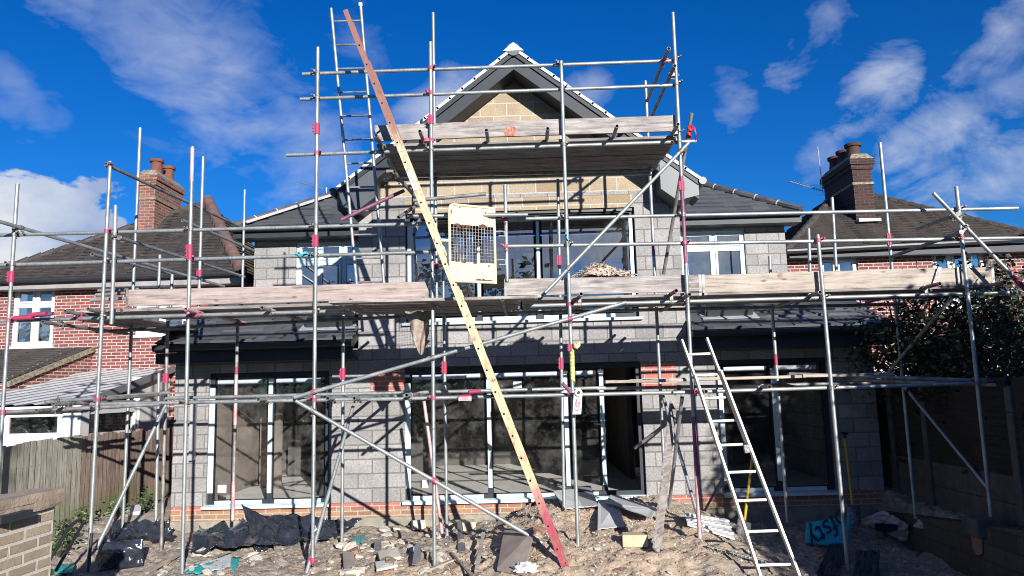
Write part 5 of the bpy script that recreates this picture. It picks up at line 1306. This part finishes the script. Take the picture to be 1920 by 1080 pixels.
# ------------------------------------------------------------------ boards, blocks, tools
def flat(pts, t, name, m, label, cat, bevel=.003):
    return tag(MB().slab(pts, (0, 0, t)).build(name, m, bevel=bevel), label, cat)
gyp = mat('grey_plasterboard', (.374, .383, .399), (.442, .451, .459), 5, .85, 0, .1, 30); wgyp = mat('white_plasterboard', (.477, .484, .491), (.398, .405, .419), 6, .85)
def sheet4(p, n, t, name, m, label, cat):
    a = [V(v) for v in p]; k = MB()
    # ragged broken edge between third and fourth corner
    e = [a[0], a[1]]; nseg = 9
    for i in range(nseg+1):
        s = i/nseg; e.append(a[2].lerp(a[3], s)+(a[0]-a[3]).normalized()*(random.uniform(0, .03) if 0 < i < nseg else 0))
    nn_ = (a[1]-a[0]).cross(a[2]-a[0]).normalized(); nn_ = nn_ if nn_.z > 0 else -nn_
    return tag(k.slab(e, -nn_*t).build(name, m), label, cat)
s1 = [lay(1122, 950, .10), lay(1158, 951, .10), lay(1173, 998, .07), lay(1121, 1003, .07)]
sheet4(s1, 0, .0125, 'plasterboard', gyp, 'grey plasterboard offcut lying across the crest of the sand heap left of the other', 'plasterboard')
s1 = [P(1135, 938, 11.6), P(1152, 927+10, 11.7), P(1230, 975, 11.2), lay(1222, 988, .12)]
s1 = [lay(1146, 943, .12), lay(1232, 974, .15), lay(1222, 991, .13), lay(1136, 960, .14)]
sheet4(s1, 0, .0125, 'plasterboard', gyp, 'grey plasterboard slab lying behind the yellow block near the leaning plank', 'plasterboard')
s1 = [lay(1078, 934, .20), lay(1108, 934, .20), lay(1122, 956, .06), lay(1082, 959, .05)]
sheet4(s1, 0, .0125, 'plasterboard', wgyp, 'white plasterboard offcut leaning below the patio sill', 'plasterboard')
s1 = [lay(1038, 941, .16), lay(1078, 938, .17), lay(1092, 958, .06), lay(1060, 962, .05)]
sheet4(s1, 0, .0125, 'plasterboard', wgyp, 'white plasterboard offcut leftmost below the patio sill', 'plasterboard')
def blockat(px, py, L_, W_, H_, rot, tilt, m, name, label, cat, parent=None, sink=.02):
    c = lay(px, py); mb = MB(); mb.box(-L_/2, L_/2, -W_/2, W_/2, 0, H_)
    R = Matrix.Rotation(math.radians(rot), 3, 'Z') @ Matrix.Rotation(math.radians(tilt), 3, 'X')
    for i, v in enumerate(mb.v):
        mb.v[i] = R @ (v+V((.006*noise.noise(v*40), .006*noise.noise(v*40+V((3, 0, 0))), 0)))+c+V((0, 0, -sink))
    return tag(mb.build(name, m, bevel=.008), label, cat)
conc = mat('pale_concrete_lump', (.344, .320, .287), (.492, .459, .418), 9, .95, 0, .7, 40)
yb = mat('yellow_mortar_block', (.468, .391, .221), (.527, .476, .357), 9, .95, 0, .6, 40)
blockat(1191, 1020, .30, .20, .14, -6, 0, yb, 'concrete_block', 'yellowish block with a grey top lying in front of the plasterboard', 'block')
blockat(784, 990, .20, .44, .14, 14, -8, conc, 'concrete_block', 'pale concrete block end-on, left one of the pair before the central door', 'block')
blockat(866, 992, .42, .22, .14, 10, 4, mat('buff_block', (.42, .35, .26), (.50, .43, .33), 8, .95, 0, .5, 40), 'concrete_block', 'buff concrete block, right one of the pair before the central door', 'block')
slabm = mat('mottled_paving_slab', (.238, .189, .164), (.308, .266, .238), 5, .9, 0, .4, 30)
def rag4(p, t, name, m, label, cat): return tag(MB().slab([V(v) for v in p], (0, 0, t)).build(name, m, bevel=.006), label, cat)
rag4([lay(932, 1076, .03), lay(985, 1086, .03), lay(1002, 1020, .13), lay(945, 1016, .11)], .035, 'paving_slab', slabm, 'large brown paving slab lying tilted left of the ladder foot', 'slab')
rag4([lay(645, 1090, .03), lay(668, 1090, .03), lay(664, 1052, .08), lay(642, 1050, .08)], .03, 'paving_slab', slabm, 'brown slab piece at the bottom edge beside the raking prop foot', 'slab')
rag4([lay(712, 1062, .03), lay(752, 1054, .03), lay(745, 1044, .08), lay(708, 1050, .07)], .04, 'stone_slab', mat('cream_stone', (.440, .400, .320), (.512, .480, .416), 8, .9, 0, .5, 30), 'long cream stone lying across the rubble left of the middle upright', 'slab')
rag4([lay(706, 1076, .02), lay(746, 1068, .02), lay(744, 1062, .06), lay(703, 1066, .05)], .03, 'stone_slab', mat('white_stone', (.480, .464, .432), (.544, .528, .496), 8, .9, 0, .5, 30), 'chalky white stone just below the long cream stone', 'slab')
slt = mat('broken_slate', (.10, .105, .12), (.15, .155, .17), 6, .6)
for p, l in (([lay(772, 1066, .03), lay(790, 1062, .03), lay(788, 1042, .15), lay(778, 1046, .15)], 'broken slate standing up left of the middle upright foot'), ([lay(700, 1040, .02), lay(716, 1036, .02), lay(714, 1026, .09), lay(702, 1028, .08)], 'broken slate flake among rubble in front of the left pier'), ([lay(858, 1042, .03), lay(874, 1040, .04), lay(866, 1000, .2), lay(858, 1004, .18)], 'dark narrow shard standing in the sand right of the middle upright')):
    rag4(p, .012, 'slate_shard', slt, l, 'slate')
def stick(p0, p1, w_, h_, m, name, label, cat): return tag(MB().beam(p0, p1, w_, h_).build(name, m, bevel=.003), label, cat)
stick(lay(893, 1076, .03), lay(908, 1018, .16), .045, .02, M['board'], 'wood_offcut', 'grey wood strip sticking out of the sand right of the middle upright', 'wood')
stick(lay(846, 1042, .04), lay(888, 1092, .04), .03, .02, M['deck'], 'wood_offcut', 'dark thin batten lying in the sand near the bottom edge', 'wood')
stick(lay(786, 1078, .02), lay(850, 1058, .05), .06, .02, M['board_pale'], 'wood_offcut', 'pale lath lying at the foot of the middle upright', 'wood')
stick(lay(362, 1036, .03), lay(412, 1010, .10), .09, .022, M['board'], 'wood_offcut', 'grey wood offcut lying in front of the left black polythene', 'wood')
stick(lay(275, 1078, .02), lay(345, 1040, .04), .05, .03, M['board_pale'], 'wood_offcut', 'long pale batten lying at the bottom left', 'wood')
# leaning plank
a, b = lay(1231, 1036, 0), P(1262, 762, 10.0)
pl = MB(); pl.beam(a, b, .22, .028, (.86, -.5, 0)); tag(pl.build('plank', M['board'], bevel=.003), 'long plank leaning upright against the lower lift behind the sand heap', 'plank')
# shovels
def shovel(fx, fy, Yf, tx, ty, Yt, label, blade=True):
    f0 = P(fx, fy, Yf); f0.z = max(f0.z, gz(f0.x, f0.y)-.02); t0 = P(tx, ty, Yt)
    o = thing('shovel', label, 'shovel', f0); d = (t0-f0).normalized()
    n0 = f0+d*.30
    MB().tube(n0, t0, .019, 10, False).build('shaft', mat('yellow_shaft', (.62, .38, .03), (.50, .30, .02), 6, .45), o, smooth='auto')
    g_ = MB(); sd = d.cross(V((0, -1, 0))).normalized(); g_.tube(t0-sd*.05, t0+sd*.05, .017, 8, False); g_.tube(t0-d*.09, t0, .021, 8, False); g_.build('grip', M['black'], o)
    bm_ = MB()
    def bf(u, v): return f0+sd*((u-.5)*.20*(1-.35*max(0, .25-v)*4))+d*(v*.30)+V((0, -.03+.08*(u-.5)**2*4*.3, 0))
    bm_.grid(bf, 8, 8); bl = bm_.build('blade', M['coupler'], o, smooth=True); s = bl.modifiers.new('s', 'SOLIDIFY'); s.thickness = .004
    return o
shovel(1393, 1030, 10.6, 1413, 838, 11.6, 'yellow shafted shovel standing behind the aluminium ladder'); shovel(1603, 985, 11.3, 1583, 812, 11.9, 'yellow shafted shovel leaning on the block wall right of the right patio door')
# white moulded panel
a, b, c, d = lay(1290, 997, .07), lay(1378, 1017, .03), lay(1366, 990, .10), lay(1284, 982, .12)
WP = thing('insulation_panel', 'white moulded floor panel with raised studs lying behind the right uprights', 'panel', (a+b+c+d)/4)
MB().slab([a, b, c, d], (0, 0, .022)).build('base', M['white'], WP)
st = MB()
for i in range(8):
    for j in range(3):
        u, v = (i+.5)/8, (j+.5)/3; p = a.lerp(b, u).lerp(d.lerp(c, u), v); MB().tube(p+V((0, 0, .0222)), p+V((0, 0, .045)), .05, 10, False, r2=.038).build('stud', M['white'], WP, smooth='auto')
# slotted metal strip
a, b = lay(1326, 1032, .05), lay(1480, 1072, .05)
SM = thing('slotted_channel', 'galvanised slotted channel half buried below the white studded panel', 'channel', (a+b)/2); d = (b-a).normalized(); L_ = (b-a).length
f = MB(); f.beam(a, b, .05, .006); f.build('spine', M['tube'], SM); n = int(L_/.045)
for i in range(n): q_ = a+d*(i+.5)*.045+V((0, -.035, -.025)); MB().beam(q_, q_+V((0, .02, .03)), .022, .006, d).build('tooth', M['tube'], SM)
# crumpled clear bag / bucket lid near ladder foot
clump(lay(985, 1072, .03), .10, 'plastic_bag', mat('crumpled_clear_plastic', (.50, .52, .54), (.70, .71, .72), 9, .25), 'crumpled pale plastic bag at the foot of the long ladder', 'bag', 4, sc_=(1.3, 1, .6))
# bent black tubes by the garden wall
ht = thing('folded_trolley', 'black tubular trolley frame lying by the garden wall', 'trolley', lay(90, 1078))
f = MB(); a0, a1, a2 = P(75, 1082, 8.2), P(128, 990, 8.6), P(151, 974, 8.9); f.path([a0, a0.lerp(a1, .5), a1, a1.lerp(a2, .6)+V((0, 0, .015)), a2, a2+V((.03, 0, -.05)), P(105, 1070, 8.3)], .018, 8); f.build('tube_frame', M['black'], ht, smooth='auto')
f = MB(); a0 = P(165, 1072, 8.9); f.path([a0, P(168, 1040, 9.0), P(172, 1000, 9.1)], .02, 8); f.build('bar', M['black'], ht, smooth='auto')
tag(MB().tube(P(72, 1080, 8.1), P(98, 1072, 8.1), .035, 10, False).build('yellow_grip', mat('yellow_plastic', (.65, .50, .05), None, 4, .5)), 'yellow plastic piece at the bottom left edge', 'plastic piece')
flat([lay(243, 974, .04), lay(264, 970, .04), lay(265, 962, .08), lay(244, 965, .08)], .06, 'foam_block', M['white'], 'white foam block on the bank below the left fence', 'foam')
flat([lay(236, 998, .03), lay(290, 985, .03), lay(292, 970, .06), lay(240, 978, .06)], .03, 'plywood_offcut', M['board_pale'], 'buff plywood offcut on the bank beside the white foam block', 'plywood')
clump(lay(1745, 985), .16, 'stone', conc, 'pale rounded stone on the bed behind the retaining wall', 'stone', 9, sc_=(1.2, .8, .6), rough=.2)
clump(PX(1700, 962, 5.9)+V((0, 0, .0)), .14, 'stone', conc, 'smaller grey stone on the bed nearest the house corner', 'stone', 3, sc_=(1.3, .8, .6), rough=.2)

# ------------------------------------------------------------------ rubble lying about
def rockmesh(seed, kind):
    r_ = random.Random(seed); mb = MB()
    if kind == 'brick': mb.box(-.5, .5, -.42, .42, -.3, .3)
    else:
        n1_, n2_ = 7, 5
        for j in range(n2_+1):
            for i in range(n1_):
                t = 2*math.pi*i/n1_+r_.uniform(-.2, .2); p = math.pi*j/n2_; k = r_.uniform(.38, .56); mb.v.append(V((k*math.sin(p)*math.cos(t)*1.15, k*math.sin(p)*math.sin(t), k*.7*math.cos(p))))
        for j in range(n2_):
            for i in range(n1_): a_ = j*n1_+i; b_ = j*n1_+(i+1) % n1_; mb.f.append([a_, a_+n1_, b_+n1_, b_]); mb.mi.append(0)
    for i, v in enumerate(mb.v): mb.v[i] = v+V((r_.uniform(-.08, .08), r_.uniform(-.08, .08), r_.uniform(-.06, .06)))
    return mb
kinds = [('rubble_lump', 'grey concrete rubble lump lying loose on the soil', conc, 'rock'), ('rubble_lump', 'dark mudstained rubble lump lying loose on the soil', mat('muddy_lump', (.17, .13, .10), (.28, .23, .18), 9, .95, 0, .6, 40), 'rock'),
         ('brick_fragment', 'broken red brick fragment lying loose on the soil', mat('broken_red_brick', (.24, .11, .08), (.34, .22, .17), 9, .95, 0, .6, 40), 'brick'), ('rubble_lump', 'pale mortar lump lying loose on the soil', mat('pale_mortar', (.448, .408, .344), (.528, .496, .440), 9, .95, 0, .5, 40), 'rock')]
bank_ = {}
rnd = random.Random(77)
for ki, (nm, lb, mm_, kd) in enumerate(kinds):
    for s in range(3):
        mb = rockmesh(ki*10+s, kd); o = mb.build(nm, mm_, origin=(0, 0, 0), bevel=.03 if kd == 'brick' else 0); bank_[ki, s] = o
used = set()
def place(ki, s, c, size, rz):
    o = bank_[ki, s]
    if (ki, s) in used: o = o.copy(); COL.objects.link(o)
    used.add((ki, s)); o.location = c; o.scale = size; o.rotation_euler = (rnd.uniform(-.35, .35), rnd.uniform(-.35, .35), rz)
    nm, lb, mm_, kd = kinds[ki]; tag(o, lb, 'rubble' if nm[0] == 'r' else 'brick', ['grey rubble lumps on the soil', 'muddy rubble lumps on the soil', 'red brick fragments on the soil', 'pale mortar lumps on the soil'][ki])
n = 0
while n < 280:
    r_ = rnd.random()
    if r_ < .56: px, py = rnd.gauss(745, 85), rnd.uniform(985, 1079)
    elif r_ < .83: px, py = rnd.uniform(860, 1330), rnd.uniform(985, 1079)
    elif r_ < .92: px, py = rnd.uniform(290, 640), rnd.uniform(1040, 1079)
    else: px, py = rnd.uniform(1350, 1750), rnd.uniform(985, 1079)
    if not 100 < px < 1780: continue
    c = hit(px, py)
    if c.y > 11.75: continue
    k = rnd.choices([0, 1, 2, 3], [4.4, 4, 1.2, 3])[0]
    s_ = (.05+.17*rnd.random()**1.7)*(.6 if px > 860 else 1)
    place(k, rnd.randrange(3), c+V((0, 0, s_*rnd.uniform(-.12, .16))), (s_*1.3, s_, s_*rnd.uniform(.6, .95)), rnd.random()*6.28); n += 1
for (ki, s), o in bank_.items():
    if (ki, s) not in used: bpy.data.objects.remove(o)
# grit and chippings too many to count
pal = [mat('grit_pale', (.493, .442, .365), (.578, .527, .459), 20, .95), mat('grit_brown', (.281, .212, .153), (.391, .315, .238), 20, .95), mat('grit_grey', (.238, .221, .204), (.323, .306, .289), 20, .95), mat('grit_dark', (.085, .072, .064), (.136, .111, .093), 20, .95)]
mb = MB()
def chip(c, s_):
    ax_ = V((rnd.gauss(0, 1), rnd.gauss(0, 1), rnd.gauss(0, .5))).normalized(); b_ = ax_.orthogonal().normalized(); e_ = ax_.cross(b_); k1, k2, k3 = s_*rnd.uniform(.7, 1.7), s_*rnd.uniform(.4, .9), s_*rnd.uniform(.25, .6)
    mb.add([c+ax_*k1, c-ax_*k1*.9, c+b_*k2, c-b_*k2, c+e_*k3, c-e_*k3], [(0, 2, 4), (2, 1, 4), (1, 3, 4), (3, 0, 4), (2, 0, 5), (1, 2, 5), (3, 1, 5), (0, 3, 5)])
for i in range(15000):
    if rnd.random() < .55: x, y = rnd.gauss(.7, 1.1), rnd.uniform(8.2, 11.8)
    else: x, y = rnd.uniform(-6, 5.2), rnd.uniform(8.2, 11.9)
    if not -6.4 < x < 5.2: continue
    sandy = math.exp(-((x-1.0)/1.5)**2)
    mb.cur = rnd.choices([0, 1, 2, 3], [1.6+1.6*sandy, 3+3*sandy, 2.4-1.2*sandy, 1.5-.6*sandy])[0]
    chip(V((x, y, gz(x, y)+.006)), .004+.020*rnd.random()**4)
tag(mb.build('gravel', pal, origin=(0, 0, 0)), 'loose grit, chippings and splinters strewn over the soil', 'gravel', kind='stuff')
